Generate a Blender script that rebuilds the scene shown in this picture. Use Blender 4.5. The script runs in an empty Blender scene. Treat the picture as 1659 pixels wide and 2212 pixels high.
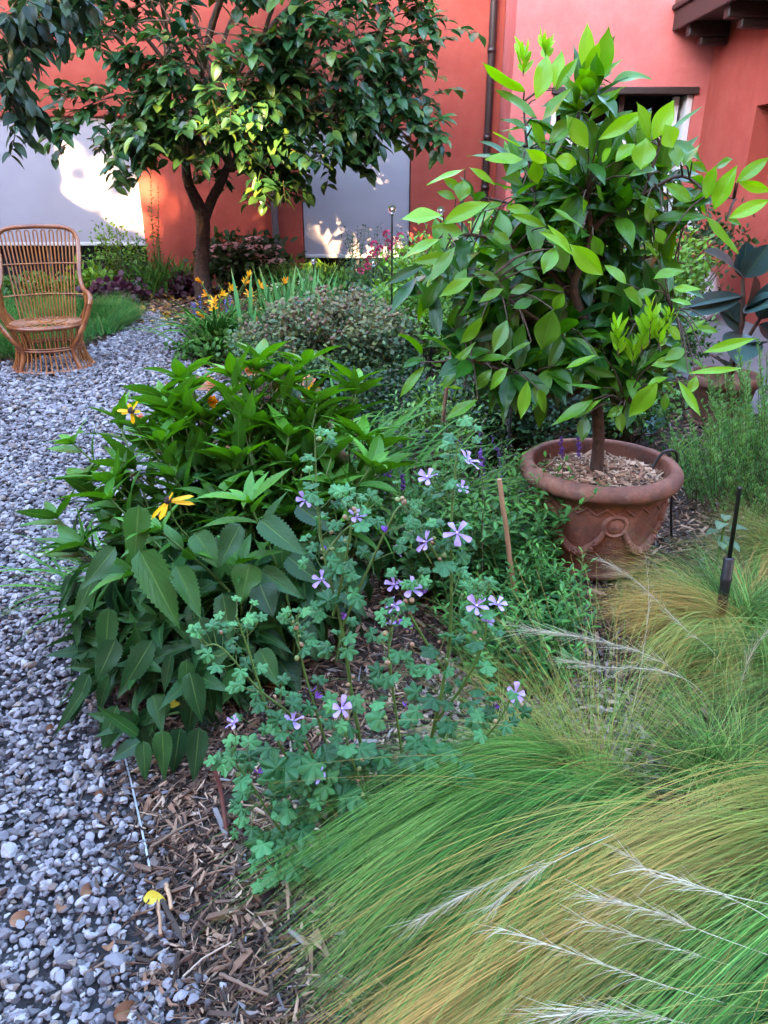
import bpy, math
import numpy as np
scene = bpy.context.scene
COL = scene.collection
PI = math.pi
# ------------------------------------------------------------------ camera maths
CAMZ, PITCH, FD, CX, CY = 1.45, math.radians(24.0), 1609.0, 829.5, 1106.0
SP, CP = math.sin(PITCH), math.cos(PITCH)
def V(*a): return np.array(a, dtype=float)
def ray(x, y):
    dx, dy = (x-CX)/FD, (CY-y)/FD
    return V(dx, CP+SP*dy, -SP+CP*dy)
def at(x, y, Y):
    d = ray(x, y); t = Y/d[1]
    return V(d[0]*t, Y, CAMZ+d[2]*t)
def gnd(x, y, z=0.0):
    d = ray(x, y); t = (z-CAMZ)/d[2]
    return V(d[0]*t, d[1]*t, z)
def norm(a):
    a = np.asarray(a, float)
    return a/np.maximum(np.linalg.norm(a, axis=-1, keepdims=True), 1e-9)

# ------------------------------------------------------------------ mesh builder
class MB:
    def __init__(s):
        s.v=[]; s.f=[]; s.uv=[]; s.c=[]; s.mi=[]; s.n=0
    def add(s, verts, faces, uv=None, col=None, mat=0):
        verts=np.asarray(verts,float).reshape(-1,3); faces=np.asarray(faces,dtype=np.int64)
        k=len(verts)
        if k==0: return
        s.v.append(verts); s.f.append(faces+s.n)
        s.uv.append(np.zeros((k,2)) if uv is None else np.asarray(uv,float).reshape(-1,2))
        if col is None: c=np.zeros((k,3))
        else:
            c=np.asarray(col,float)
            c=np.broadcast_to(c,(k,3)) if c.ndim==1 else c.reshape(-1,3)
        s.c.append(c); s.mi.append(np.full(len(faces),mat,dtype=np.int32)); s.n+=k
    def build(s, name, mats, parent=None, smooth=True, loc=None):
        me=bpy.data.meshes.new(name)
        v=np.concatenate(s.v).astype(np.float32)
        if loc is not None: v=v-np.asarray(loc,np.float32)
        uv=np.concatenate(s.uv).astype(np.float32); c=np.concatenate(s.c).astype(np.float32)
        lv=np.concatenate([f.ravel() for f in s.f]).astype(np.int32)
        ln=np.concatenate([np.full(len(f),f.shape[1],dtype=np.int32) for f in s.f])
        ls=np.concatenate([[0],np.cumsum(ln)[:-1]]).astype(np.int32)
        me.vertices.add(len(v)); me.loops.add(len(lv)); me.polygons.add(len(ln))
        me.vertices.foreach_set('co',v.ravel()); me.loops.foreach_set('vertex_index',lv)
        me.polygons.foreach_set('loop_start',ls)
        try: me.polygons.foreach_set('loop_total',ln)
        except Exception: pass
        if not isinstance(mats,(list,tuple)): mats=[mats]
        for m in mats: me.materials.append(m)
        me.polygons.foreach_set('material_index',np.concatenate(s.mi))
        me.polygons.foreach_set('use_smooth',np.full(len(ln),bool(smooth)))
        ul=me.uv_layers.new(name='UVMap'); ul.data.foreach_set('uv',uv[lv].ravel())
        a=me.attributes.new('tone','FLOAT_VECTOR','POINT'); a.data.foreach_set('vector',c.ravel())
        me.update(calc_edges=True); me.validate()
        o=bpy.data.objects.new(name,me); COL.objects.link(o)
        if parent is not None: o.parent=parent
        if loc is not None: o.location=[float(q) for q in loc]
        return o
    # ---- primitives
    def box(s, lo, hi, col=None, mat=0, R=None, o=None):
        lo=np.asarray(lo,float); hi=np.asarray(hi,float)
        q=np.array([[0,0,0],[1,0,0],[1,1,0],[0,1,0],[0,0,1],[1,0,1],[1,1,1],[0,1,1]],float)
        v=lo+q*(hi-lo)
        if R is not None: v=v@np.asarray(R).T
        if o is not None: v=v+np.asarray(o)
        s.add(v,[[0,3,2,1],[4,5,6,7],[0,1,5,4],[1,2,6,5],[2,3,7,6],[3,0,4,7]],col=col,mat=mat)
    def bevbox(s, lo, hi, b=.01, col=None, mat=0):
        lo=np.asarray(lo,float); hi=np.asarray(hi,float)
        x0,y0,z0=lo; x1,y1,z1=hi
        def ring(z,i):
            return [[x0+b+i,y0+i,z],[x1-b-i,y0+i,z],[x1-i,y0+b+i,z],[x1-i,y1-b-i,z],[x1-b-i,y1-i,z],[x0+b+i,y1-i,z],[x0+i,y1-b-i,z],[x0+i,y0+b+i,z]]
        rs=[ring(z0,b*.7),ring(z0+b,0),ring(z1-b,0),ring(z1,b*.7)]
        v=np.array(sum(rs,[])); f=[]
        for k in range(3):
            for i in range(8):
                j=(i+1)%8; f.append([k*8+i,k*8+j,k*8+8+j,k*8+8+i])
        s.add(v,f,col=col,mat=mat)
        s.add(v[24:32],[[0,1,2,7],[7,2,3,6],[6,3,4,5]],col=col,mat=mat)
        s.add(v[0:8],[[7,2,1,0],[6,3,2,7],[5,4,3,6]],col=col,mat=mat)
    def tube(s, pts, rad, sides=8, col=None, mat=0, cap=True, closed=False):
        P=np.asarray(pts,float); n=len(P)
        r=np.broadcast_to(np.asarray(rad,float),(n,))
        if closed: T=norm(np.roll(P,-1,0)-np.roll(P,1,0))
        else:
            T=np.gradient(P,axis=0); T=norm(T)
        up=V(0,0,1) if abs(T[0][2])<.9 else V(1,0,0)
        A=np.zeros((n,3)); a=norm(np.cross(up,T[0]))
        for i in range(n):
            a=norm(a-T[i]*np.dot(a,T[i])); A[i]=a
        B=np.cross(T,A)
        th=np.linspace(0,2*PI,sides,endpoint=False)
        v=P[:,None,:]+r[:,None,None]*(np.cos(th)[None,:,None]*A[:,None,:]+np.sin(th)[None,:,None]*B[:,None,:])
        L=np.concatenate([[0],np.cumsum(np.linalg.norm(np.diff(P,axis=0),axis=1))])
        uv=np.stack([np.broadcast_to(L[:,None],(n,sides)),np.broadcast_to(th[None]/(2*PI),(n,sides))],-1)
        i=np.arange(n if closed else n-1)[:,None]; j=np.arange(sides)[None]; i2=(i+1)%n; j2=(j+1)%sides
        f=np.stack([i*sides+j,i*sides+j2,i2*sides+j2,i2*sides+j],-1).reshape(-1,4)
        s.add(v.reshape(-1,3),f,uv=uv.reshape(-1,2),col=col,mat=mat)
        if cap and not closed:
            for e in (0,n-1):
                vv=np.concatenate([v[e],P[e][None]]); k=np.arange(sides)
                ff=np.stack([k,(k+1)%sides,np.full(sides,sides)],-1)
                if e==0: ff=ff[:,::-1]
                s.add(vv,ff,col=col,mat=mat)
    def lathe(s, prof, segs=32, o=(0,0,0), col=None, mat=0, R=None):
        p=np.asarray(prof,float); n=len(p); th=np.linspace(0,2*PI,segs,endpoint=False)
        v=np.stack([p[:,0,None]*np.cos(th),p[:,0,None]*np.sin(th),np.broadcast_to(p[:,1,None],(n,segs))],-1).reshape(-1,3)
        if R is not None: v=v@np.asarray(R).T
        v=v+np.asarray(o,float)
        i=np.arange(n-1)[:,None]; j=np.arange(segs)[None]; j2=(j+1)%segs
        f=np.stack([i*segs+j,i*segs+j2,(i+1)*segs+j2,(i+1)*segs+j],-1).reshape(-1,4)
        s.add(v,f,col=col,mat=mat)
    def inst(s, tv, tf, P, F, S, col=None, uv=None, mat=0):
        """many copies of one template: P (m,3) F (m,3,3) columns = axes, S (m,) or (m,3)"""
        P=np.asarray(P,float); m=len(P)
        if m==0: return
        S=np.asarray(S,float)
        if S.ndim==1: S=np.repeat(S[:,None],3,1)
        tv=np.asarray(tv,float); k=len(tv); tf=np.asarray(tf)
        v=np.einsum('mij,mkj->mki',F,tv[None]*S[:,None,:])+P[:,None,:]
        f=(tf[None]+(np.arange(m)*k)[:,None,None]).reshape(-1,tf.shape[1])
        c=None if col is None else np.repeat(np.asarray(col,float),k,0)
        u=None if uv is None else np.tile(uv,(m,1))
        s.add(v.reshape(-1,3),f,uv=u,col=c,mat=mat)
    def leaves(s, P, D, U, L, W, bend=0., fold=.25, prof='ovate', ns=6, across=3, rnd=None, age=None, wave=0., serr=0., rng=None, mat=0, twist=0.):
        P=np.asarray(P,float).reshape(-1,3); m=len(P)
        if m==0: return
        ex=lambda a: np.broadcast_to(np.asarray(a,float),(m,)).astype(float)
        D=norm(np.broadcast_to(D,(m,3))); U=np.broadcast_to(U,(m,3))
        Yx=np.cross(U,D); bad=np.linalg.norm(Yx,axis=1)<1e-4
        if bad.any(): Yx[bad]=np.cross(V(.3,.5,.1),D[bad])
        Yx=norm(Yx); Z=np.cross(D,Yx)
        L,W,bend,fold,wave,twist=map(ex,(L,W,bend,fold,wave,twist))
        sv=np.linspace(0,1,ns+1); w=PROF[prof](sv)
        if serr>0:
            w=w*(1+serr*np.where(np.arange(ns+1)%2==0,-1,1)*(sv>.12)*(sv<.97))
        av=np.linspace(-1,1,across)
        mid=(sv[1:]+sv[:-1])/2
        th=bend[:,None]*mid[None]
        dx=np.concatenate([np.zeros((m,1)),np.cumsum(np.cos(th),1)/ns],1)*L[:,None]
        dz=np.concatenate([np.zeros((m,1)),np.cumsum(-np.sin(th),1)/ns],1)*L[:,None]
        thv=bend[:,None]*sv[None]
        ph=(rng.random(m) if rng is not None else np.zeros(m))*6.28
        hw=W[:,None]*w[None]/2
        y=hw[:,:,None]*av[None,None]*np.cos(fold)[:,None,None]
        h=hw[:,:,None]*np.abs(av)[None,None]*np.sin(fold)[:,None,None]
        h=h+wave[:,None,None]*W[:,None,None]*np.sin(sv[None,:,None]*9+ph[:,None,None]+av[None,None]*1.7)*np.abs(av)[None,None]
        tw=(twist[:,None]*sv[None])[:,:,None]
        y,h=y*np.cos(tw)-h*np.sin(tw), y*np.sin(tw)+h*np.cos(tw)
        lx=dx[:,:,None]+h*np.sin(thv)[:,:,None]; lz=dz[:,:,None]+h*np.cos(thv)[:,:,None]
        v=P[:,None,None]+lx[...,None]*D[:,None,None]+y[...,None]*Yx[:,None,None]+lz[...,None]*Z[:,None,None]
        k=(ns+1)*across
        i=np.arange(ns)[:,None]; j=np.arange(across-1)[None]
        tf=np.stack([i*across+j,(i+1)*across+j,(i+1)*across+j+1,i*across+j+1],-1).reshape(-1,4)
        f=(tf[None]+(np.arange(m)*k)[:,None,None]).reshape(-1,4)
        uv=np.stack(np.broadcast_arrays(sv[:,None],(av[None]+1)/2),-1).reshape(-1,2)
        if rnd is None: rnd=rng.random(m)
        rnd=ex(rnd); age=ex(0 if age is None else age)
        c=np.stack([rnd,age,np.zeros(m)],1)
        s.add(v.reshape(-1,3),f,uv=np.tile(uv,(m,1)),col=np.repeat(c,k,0),mat=mat)
    def ribbons(s, P, W, col, mat=0, up=None, rng=None):
        """P (m,n,3) strands, W (m,n) widths, col (m,n,3)"""
        m,n,_=P.shape
        T=norm(np.gradient(P,axis=1))
        ref=(rng.normal(size=(m,1,3)) if up is None else np.broadcast_to(np.asarray(up,float),(m,1,3)))
        B=norm(np.cross(T,np.broadcast_to(ref,T.shape)))
        h=(W/2)[...,None]
        v=np.stack([P-B*h,P+B*h],2)
        i=np.arange(n-1)
        tf=np.stack([i*2,i*2+1,i*2+3,i*2+2],-1)
        f=(tf[None]+(np.arange(m)*2*n)[:,None,None]).reshape(-1,4)
        c=np.repeat(col[:,:,None,:],2,2)
        s.add(v.reshape(-1,3),f,col=c.reshape(-1,3),mat=mat)
def _acum(s): return np.clip((np.clip(s,0,1)**.5)*(1-np.clip(s,0,1))**1.25/.3485,0,None)*np.where(s<.05,.25,1)+.012
def _citrus(s): return np.clip(np.sin(PI*np.clip(s,0,1)**.95),0,None)**1.12*np.where(s>.88,.8,1)+.015
def _ovate(s): return np.clip(np.sin(PI*np.clip(s,0,1)**.72),0,None)**.85*np.where(s<.04,.15,1)+.02*(s<.05)
def _lance(s): return np.clip(np.sin(PI*s**.62),0,None)**1.15+.03*(s<.06)
def _ellip(s): return np.clip(np.sin(PI*s),0,None)**.75+.03*(s<.08)
def _obov(s): return np.clip(np.sin(PI*s**1.35),0,None)**.8+.05*(s<.1)
def _blade(s): return np.clip(1-s**2.2,0,None)*np.clip(.55+s*2,0,1)
def _needle(s): return np.clip(1-s**4,0.0,None)
def _petal(s): return np.where(s<.95,.16+.84*np.clip(s/.8,0,1)**1.2,.8)*np.where(s>.9,.9,1)
def _ray(s): return np.clip(.35+1.6*s,0,1)*np.clip((1-s)*6,0.0,1)
PROF=dict(acum=_acum,citrus=_citrus,ovate=_ovate,lance=_lance,ellip=_ellip,obov=_obov,blade=_blade,needle=_needle,petal=_petal,ray=_ray)

def frames_from_z(Z, rng, spin=True):
    Z=norm(Z); m=len(Z); a=rng.normal(size=(m,3)) if spin else np.broadcast_to(V(1,.01,0),(m,3))
    X=norm(np.cross(a,Z)); Y=np.cross(Z,X)
    return np.stack([X,Y,Z],-1)
def rotz(a): c,s=math.cos(a),math.sin(a); return np.array([[c,-s,0],[s,c,0],[0,0,1]])
def smooth_path(pts, n=20):
    P=np.asarray(pts,float); k=len(P)
    if k<3: 
        t=np.linspace(0,1,n)[:,None]; return P[0]*(1-t)+P[-1]*t
    Q=np.vstack([2*P[0]-P[1],P,2*P[-1]-P[-2]]); out=[]
    for u in np.linspace(0,k-1-1e-6,n):
        i=int(u); t=u-i; a,b,c,d=Q[i],Q[i+1],Q[i+2],Q[i+3]
        out.append(.5*((2*b)+(-a+c)*t+(2*a-5*b+4*c-d)*t*t+(-a+3*b-3*c+d)*t**3))
    return np.array(out)

# ------------------------------------------------------------------ tagging
def empty(name, loc=(0,0,0), rz=0):
    o=bpy.data.objects.new(name,None); COL.objects.link(o); o.location=[float(q) for q in loc]; o.rotation_euler=(0,0,rz); o.empty_display_size=.1
    return o
def tag(o, label, cat, group=None):
    o['label']=label; o['category']=cat
    if group: o['group']=group
    return o
def thing(name, label, cat, loc=(0,0,0), group=None, rz=0):
    return tag(empty(name,loc,rz),label,cat,group)
class Loc:
    """builds parts in world coordinates under a thing whose Empty stands at its base"""
    def __init__(s,root): s.root=root; s.o=np.array(root.location)
    def part(s,mb,name,mats,smooth=True,parent=None):
        ob=mb.build(name,mats,parent or s.root,smooth)
        me=ob.data
        if parent is None: 
            n=len(me.vertices); co=np.empty(n*3,np.float32); me.vertices.foreach_get('co',co)
            co=(co.reshape(-1,3)-s.o.astype(np.float32)).ravel(); me.vertices.foreach_set('co',co); me.update()
        else:
            n=len(me.vertices); co=np.empty(n*3,np.float32); me.vertices.foreach_get('co',co)
            co=(co.reshape(-1,3)-s.o.astype(np.float32)).ravel(); me.vertices.foreach_set('co',co); me.update()
        return ob

# ------------------------------------------------------------------ materials
def new_mat(name):
    m=bpy.data.materials.new(name); m.use_nodes=True; nt=m.node_tree; nt.nodes.clear()
    out=nt.nodes.new('ShaderNodeOutputMaterial'); return m,nt,out
def lk(nt,a,b): nt.links.new(a,b)
def nd(nt,t,**k):
    n=nt.nodes.new(t)
    for a,b in k.items(): setattr(n,a,b)
    return n
def ramp(nt,stops,fac=None,interp='LINEAR'):
    r=nd(nt,'ShaderNodeValToRGB'); e=r.color_ramp; e.interpolation=interp
    while len(e.elements)<len(stops): e.elements.new(.5)
    for el,(p,c) in zip(e.elements,stops): el.position=p; el.color=(c[0],c[1],c[2],1)
    if fac is not None: lk(nt,fac,r.inputs[0])
    return r
def mth(nt,op,a,b=None,clamp=False):
    n=nd(nt,'ShaderNodeMath',operation=op,use_clamp=clamp)
    for i,q in enumerate((a,b)):
        if q is None: continue
        if isinstance(q,(int,float)): n.inputs[i].default_value=q
        else: lk(nt,q,n.inputs[i])
    return n.outputs[0]
def mixc(nt,f,a,b,blend='MIX'):
    n=nd(nt,'ShaderNodeMix',data_type='RGBA',blend_type=blend)
    for i,q in ((0,f),(6,a),(7,b)):
        if isinstance(q,(int,float)): n.inputs[i].default_value=q
        elif isinstance(q,tuple): n.inputs[i].default_value=(q[0],q[1],q[2],1)
        else: lk(nt,q,n.inputs[i])
    return n.outputs[2]
def tone(nt):
    a=nd(nt,'ShaderNodeAttribute',attribute_name='tone'); s=nd(nt,'ShaderNodeSeparateXYZ'); lk(nt,a.outputs['Vector'],s.inputs[0]); return s.outputs
def noise(nt,scale,detail=4,rough=.55,coord='Object',vec=None):
    n=nd(nt,'ShaderNodeTexNoise'); n.inputs['Scale'].default_value=scale; n.inputs['Detail'].default_value=detail; n.inputs['Roughness'].default_value=rough
    if vec is None:
        t=nd(nt,'ShaderNodeTexCoord'); vec=t.outputs[coord]
    lk(nt,vec,n.inputs['Vector']); return n.outputs['Fac']
def leaf_mat(name, stops, young=None, rough=.38, transl=.3, vein=0., spec=.32, patt=0.):
    """stops: ramp over each leaf's own random tone; young: colour towards which 'age' mixes"""
    m,nt,out=new_mat(name); t=tone(nt)
    col=ramp(nt,stops,t[0]).outputs[0]
    if young: col=mixc(nt,t[1],col,young)
    bs=nd(nt,'ShaderNodeBsdfPrincipled'); tr=nd(nt,'ShaderNodeBsdfTranslucent')
    if vein>0:
        uv=nd(nt,'ShaderNodeUVMap'); sp=nd(nt,'ShaderNodeSeparateXYZ'); lk(nt,uv.outputs[0],sp.inputs[0])
        av=mth(nt,'ABSOLUTE',mth(nt,'SUBTRACT',sp.outputs[1],.5))
        midrib=mth(nt,'SUBTRACT',1,mth(nt,'MULTIPLY',av,22),True)
        ph=mth(nt,'MULTIPLY',mth(nt,'SUBTRACT',sp.outputs[0],mth(nt,'MULTIPLY',mth(nt,'POWER',av,1.3),.9)),25)
        side=mth(nt,'POWER',mth(nt,'ABSOLUTE',mth(nt,'SINE',ph)),6)
        vn=mth(nt,'MAXIMUM',midrib,mth(nt,'MULTIPLY',mth(nt,'SUBTRACT',1,side),.0))
        sv=mth(nt,'POWER',mth(nt,'SUBTRACT',1,mth(nt,'ABSOLUTE',mth(nt,'SINE',ph))),7)
        v2=mth(nt,'MAXIMUM',midrib,mth(nt,'MULTIPLY',sv,.4))
        col=mixc(nt,mth(nt,'MULTIPLY',sv,.30*vein),col,(.006,.02,.008)); col=mixc(nt,mth(nt,'MULTIPLY',midrib,.40*vein),col,(.24,.40,.10))
        bp=nd(nt,'ShaderNodeBump'); bp.inputs['Strength'].default_value=.55*min(vein,1.6); bp.inputs['Distance'].default_value=.004
        lk(nt,mth(nt,'SUBTRACT',1,v2),bp.inputs['Height']); lk(nt,bp.outputs[0],bs.inputs['Normal'])
    if patt>0:
        nf=noise(nt,60,3); col=mixc(nt,mth(nt,'MULTIPLY',nf,patt),col,(.02,.03,.01))
    lk(nt,col,bs.inputs['Base Color']); bs.inputs['Roughness'].default_value=rough; bs.inputs['Specular IOR Level'].default_value=spec
    hs=nd(nt,'ShaderNodeHueSaturation'); hs.inputs['Saturation'].default_value=1.15; hs.inputs['Value'].default_value=1.7; hs.inputs['Hue'].default_value=.485; lk(nt,col,hs.inputs['Color']); lk(nt,hs.outputs[0],tr.inputs['Color'])
    mx=nd(nt,'ShaderNodeMixShader'); mx.inputs[0].default_value=transl; lk(nt,bs.outputs[0],mx.inputs[1]); lk(nt,tr.outputs[0],mx.inputs[2]); lk(nt,mx.outputs[0],out.inputs[0])
    return m
def plain(name, c, rough=.6, spec=.5, metal=0., var=.0, vscale=8, bump=0., bscale=60, c2=None, coat=0., tonevar=None):
    m,nt,out=new_mat(name); bs=nd(nt,'ShaderNodeBsdfPrincipled'); lk(nt,bs.outputs[0],out.inputs[0])
    bs.inputs['Roughness'].default_value=rough; bs.inputs['Specular IOR Level'].default_value=spec; bs.inputs['Metallic'].default_value=metal; bs.inputs['Coat Weight'].default_value=coat
    if tonevar: 
        lk(nt,ramp(nt,tonevar,tone(nt)[0]).outputs[0],bs.inputs['Base Color'])
    elif var>0 or c2:
        c2=c2 or tuple(q*(1-var) for q in c)
        n=noise(nt,vscale,5,.6); r=ramp(nt,[(.32,c2),(.68,c)],n); lk(nt,r.outputs[0],bs.inputs['Base Color'])
    else: bs.inputs['Base Color'].default_value=(*c,1)
    if bump>0:
        b=nd(nt,'ShaderNodeBump'); b.inputs['Strength'].default_value=bump; b.inputs['Distance'].default_value=.01; lk(nt,noise(nt,bscale,4),b.inputs['Height']); lk(nt,b.outputs[0],bs.inputs['Normal'])
    return m
# ------------------------------------------------------------------ camera, light
cam=bpy.data.cameras.new('camera'); co=bpy.data.objects.new('camera',cam); COL.objects.link(co)
co.location=(0,0,CAMZ); co.rotation_euler=(PI/2-PITCH,0,0)
cam.sensor_fit='VERTICAL'; cam.sensor_height=24; cam.lens=24*1609/2212; cam.clip_end=400; cam.clip_start=.02
scene.camera=co
AZ,EL=math.radians(25),math.radians(14)           # sun behind the camera, to its left, low
SUN=V(-math.sin(AZ)*math.cos(EL),-math.cos(AZ)*math.cos(EL),math.sin(EL))
w=bpy.data.worlds.new('World'); scene.world=w; w.use_nodes=True; nt=w.node_tree; nt.nodes.clear()
sky=nt.nodes.new('ShaderNodeTexSky'); sky.sky_type='NISHITA'; sky.sun_disc=False; sky.sun_elevation=EL; sky.sun_rotation=math.atan2(SUN[0],SUN[1])
bg=nt.nodes.new('ShaderNodeBackground'); bg.inputs[1].default_value=.15; wo=nt.nodes.new('ShaderNodeOutputWorld')
nt.links.new(sky.outputs[0],bg.inputs[0]); nt.links.new(bg.outputs[0],wo.inputs[0])
sl=bpy.data.lights.new('sun','SUN'); sl.energy=4.0; sl.angle=math.radians(.8); sl.color=(1,.67,.34)
so=bpy.data.objects.new('sun',sl); COL.objects.link(so)
from mathutils import Vector
so.rotation_euler=Vector(SUN).to_track_quat('Z','Y').to_euler(); so.location=(-8,-12,9)
vs=scene.view_settings; vs.view_transform='Standard'; vs.look='None'; vs.gamma=1; vs.exposure=4.85
scene.cycles.use_denoising=True; scene.cycles.max_bounces=6; scene.cycles.diffuse_bounces=1; scene.cycles.glossy_bounces=2; scene.cycles.transmission_bounces=3; scene.cycles.transparent_max_bounces=4
scene.cycles.caustics_reflective=False; scene.cycles.caustics_refractive=False

# ------------------------------------------------------------------ plaster
def plaster(name,c,c2,stain):
    m,nt,out=new_mat(name); bs=nd(nt,'ShaderNodeBsdfPrincipled'); lk(nt,bs.outputs[0],out.inputs[0])
    bs.inputs['Roughness'].default_value=.85; bs.inputs['Specular IOR Level'].default_value=.2
    n=noise(nt,.8,8,.66); col=ramp(nt,[(.38,c2),(.62,c)],n).outputs[0]
    n2=noise(nt,5,5,.7); col=mixc(nt,mth(nt,'MULTIPLY',mth(nt,'SUBTRACT',n2,.45,True),1.1),col,stain)
    ge=nd(nt,'ShaderNodeNewGeometry'); sz=nd(nt,'ShaderNodeSeparateXYZ'); lk(nt,ge.outputs['Position'],sz.inputs[0])
    hz=mth(nt,'SUBTRACT',.85,mth(nt,'MULTIPLY',sz.outputs[2],1.3),True); sp=mth(nt,'MULTIPLY',mth(nt,'MULTIPLY',hz,noise(nt,3,7,.75)),1.3,True); col=mixc(nt,sp,col,(c[0]*.45,c[1]*.5,c[2]*.55))
    mp=nd(nt,'ShaderNodeMapping'); mp.inputs['Scale'].default_value=(3.2,3.2,.22); lk(nt,ge.outputs['Position'],mp.inputs[0]); stk=noise(nt,1.3,6,.7,vec=mp.outputs[0]); col=mixc(nt,mth(nt,'MULTIPLY',mth(nt,'SUBTRACT',stk,.50,True),2.2,True),col,(c[0]*.74,c[1]*.72,c[2]*.75))
    lk(nt,col,bs.inputs['Base Color'])
    b=nd(nt,'ShaderNodeBump'); b.inputs['Strength'].default_value=.25; b.inputs['Distance'].default_value=.01; lk(nt,noise(nt,90,4),b.inputs['Height']); lk(nt,b.outputs[0],bs.inputs['Normal'])
    return m
M_RED=plaster('red_plaster',(.40,.080,.055),(.33,.056,.038),(.47,.125,.09))
M_PINK=plaster('pale_red_plaster',(.54,.155,.14),(.47,.115,.098),(.60,.20,.185))  # projecting wall: a lighter, pinker tone of the red plaster
M_DARKWOOD=plain('dark_brown_wood',(.035,.018,.014),.55,var=.4,vscale=14,bump=.2)
M_PIPE=plain('brown_metal',(.055,.035,.033),.35,metal=.3,var=.3,vscale=5)
M_GREYPIPE=plain('grey_metal',(.16,.15,.17),.35,metal=.4,var=.2,vscale=5)
def blind_mat():
    m,nt,out=new_mat('blind_fabric'); bs=nd(nt,'ShaderNodeBsdfPrincipled'); lk(nt,bs.outputs[0],out.inputs[0])
    n=noise(nt,1.2,3); col=ramp(nt,[(.3,(.35,.32,.365)),(.7,(.40,.37,.415))],n).outputs[0]; lk(nt,col,bs.inputs['Base Color']); bs.inputs['Roughness'].default_value=.7
    tc=nd(nt,'ShaderNodeTexCoord'); wv=nd(nt,'ShaderNodeTexWave'); wv.inputs['Scale'].default_value=160; wv.bands_direction='X'; lk(nt,tc.outputs['Object'],wv.inputs[0])
    b=nd(nt,'ShaderNodeBump'); b.inputs['Strength'].default_value=.15; b.inputs['Distance'].default_value=.002; lk(nt,wv.outputs[0],b.inputs['Height']); lk(nt,b.outputs[0],bs.inputs['Normal'])
    return m
M_BLIND=blind_mat()
M_WHITE=plain('white_paint',(.62,.61,.62),.4,var=.06,vscale=3)
M_DARK=plain('dark_interior',(.015,.015,.018),.6,var=.3)
M_STONE=plain('grey_stone',(.30,.29,.30),.75,var=.3,vscale=9,bump=.3)
M_GLASS=plain('dark_glass',(.02,.022,.026),.06,spec=.6)

# ------------------------------------------------------------------ the red house
YW=11.8; YP=10.8; XS=4.1; XC=1.62
OL=(-6.7,-3.56,.06,2.36); OR=(-1.206,.386,.06,2.21)          # the two blind openings
house=thing('red_house','red plastered courtyard house with two pale roller blinds and a brown downpipe','house',(-1.0,YW,0)); H=Loc(house)
mb=MB(); T=.35
def wallY(mb,x0,x1,z0,z1,y,holes):
    """wall facing -Y in plane y built as strips round the holes (x0,x1,z0,z1), with reveals T deep"""
    xs=x0
    for (a,b,c,d) in sorted(holes):
        mb.box((xs,y,z0),(a,y+T,z1)); mb.box((a,y,d),(b,y+T,z1))
        if c>z0: mb.box((a,y,z0),(b,y+T,c))
        xs=b
    mb.box((xs,y,z0),(x1,y+T,z1))
wallY(mb,-12,XC-.003,-.05,7.2,YW,[OL,OR])
H.part(mb,'facade_wall',M_RED,False)
mb=MB(); WN=(2.15,3.95,.06,2.47)
wallY(mb,XC,XS+.3,-.05,7.2,YP,[WN]); mb.box((XC,YP+T+.002,-.05),(XC+.3,YW+.4,7.2))
H.part(mb,'projecting_wall',M_PINK,False)
mb=MB()
W0,W1,WZ0,WZ1=7.9,9.3,1.38,2.2
x0,x1=XS,XS+.4
mb.box((x0,1.5,-.05),(x1,W0,3.15)); mb.box((x0,W1,-.05),(x1,YP-.003,3.15)); mb.box((x0,W0,-.05),(x1,W1,WZ0)); mb.box((x0,W0,WZ1),(x1,W1,3.15)); mb.box((x0+.26,W0-.1,WZ0-.1),(x1+.02,W1+.1,WZ1+.1))
H.part(mb,'side_wall',M_RED,False)
mb=MB(); mb.box((-11.9,5.4,-.05),(-7.7,YW-.004,6.2)); H.part(mb,'added_sky_block_wing',M_RED,False)  # unseen wing, added to cut sky light on the left blind
# eave with rafter tails over the side wall
mb=MB(); mb.box((3.60,1.5,3.17),(4.9,YP-.004,3.21)); H.part(mb,'soffit',M_DARKWOOD,False)
mb=MB(); mb.bevbox((3.55,1.5,3.13),(3.60,YP-.002,3.34),.008); mb.bevbox((3.51,1.5,3.345),(3.62,YP+.0,3.40),.01); e=H.part(mb,'fascia_board',M_DARKWOOD,False)
for y in (10.45,9.35,8.25,7.15,6.05):
    mb=MB(); mb.bevbox((3.62,y-.07,3.02),(4.099,y+.07,3.168),.012); mb.bevbox((3.78,y-.06,2.93),(4.099,y+.06,3.017),.012); H.part(mb,'rafter_tail',M_DARKWOOD,False)
mb=MB()
for k in range(16): mb.box((0,1.5+k*.58,-.02),(1.6,1.5+k*.58+.565,.02),R=np.array([[.96,0,-.28],[0,1,0],[.28,0,.96]]),o=(3.53,0,3.42))
H.part(mb,'roof_tiles',plain('clay_tiles',(.30,.11,.07),.8,var=.4),False)
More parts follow.
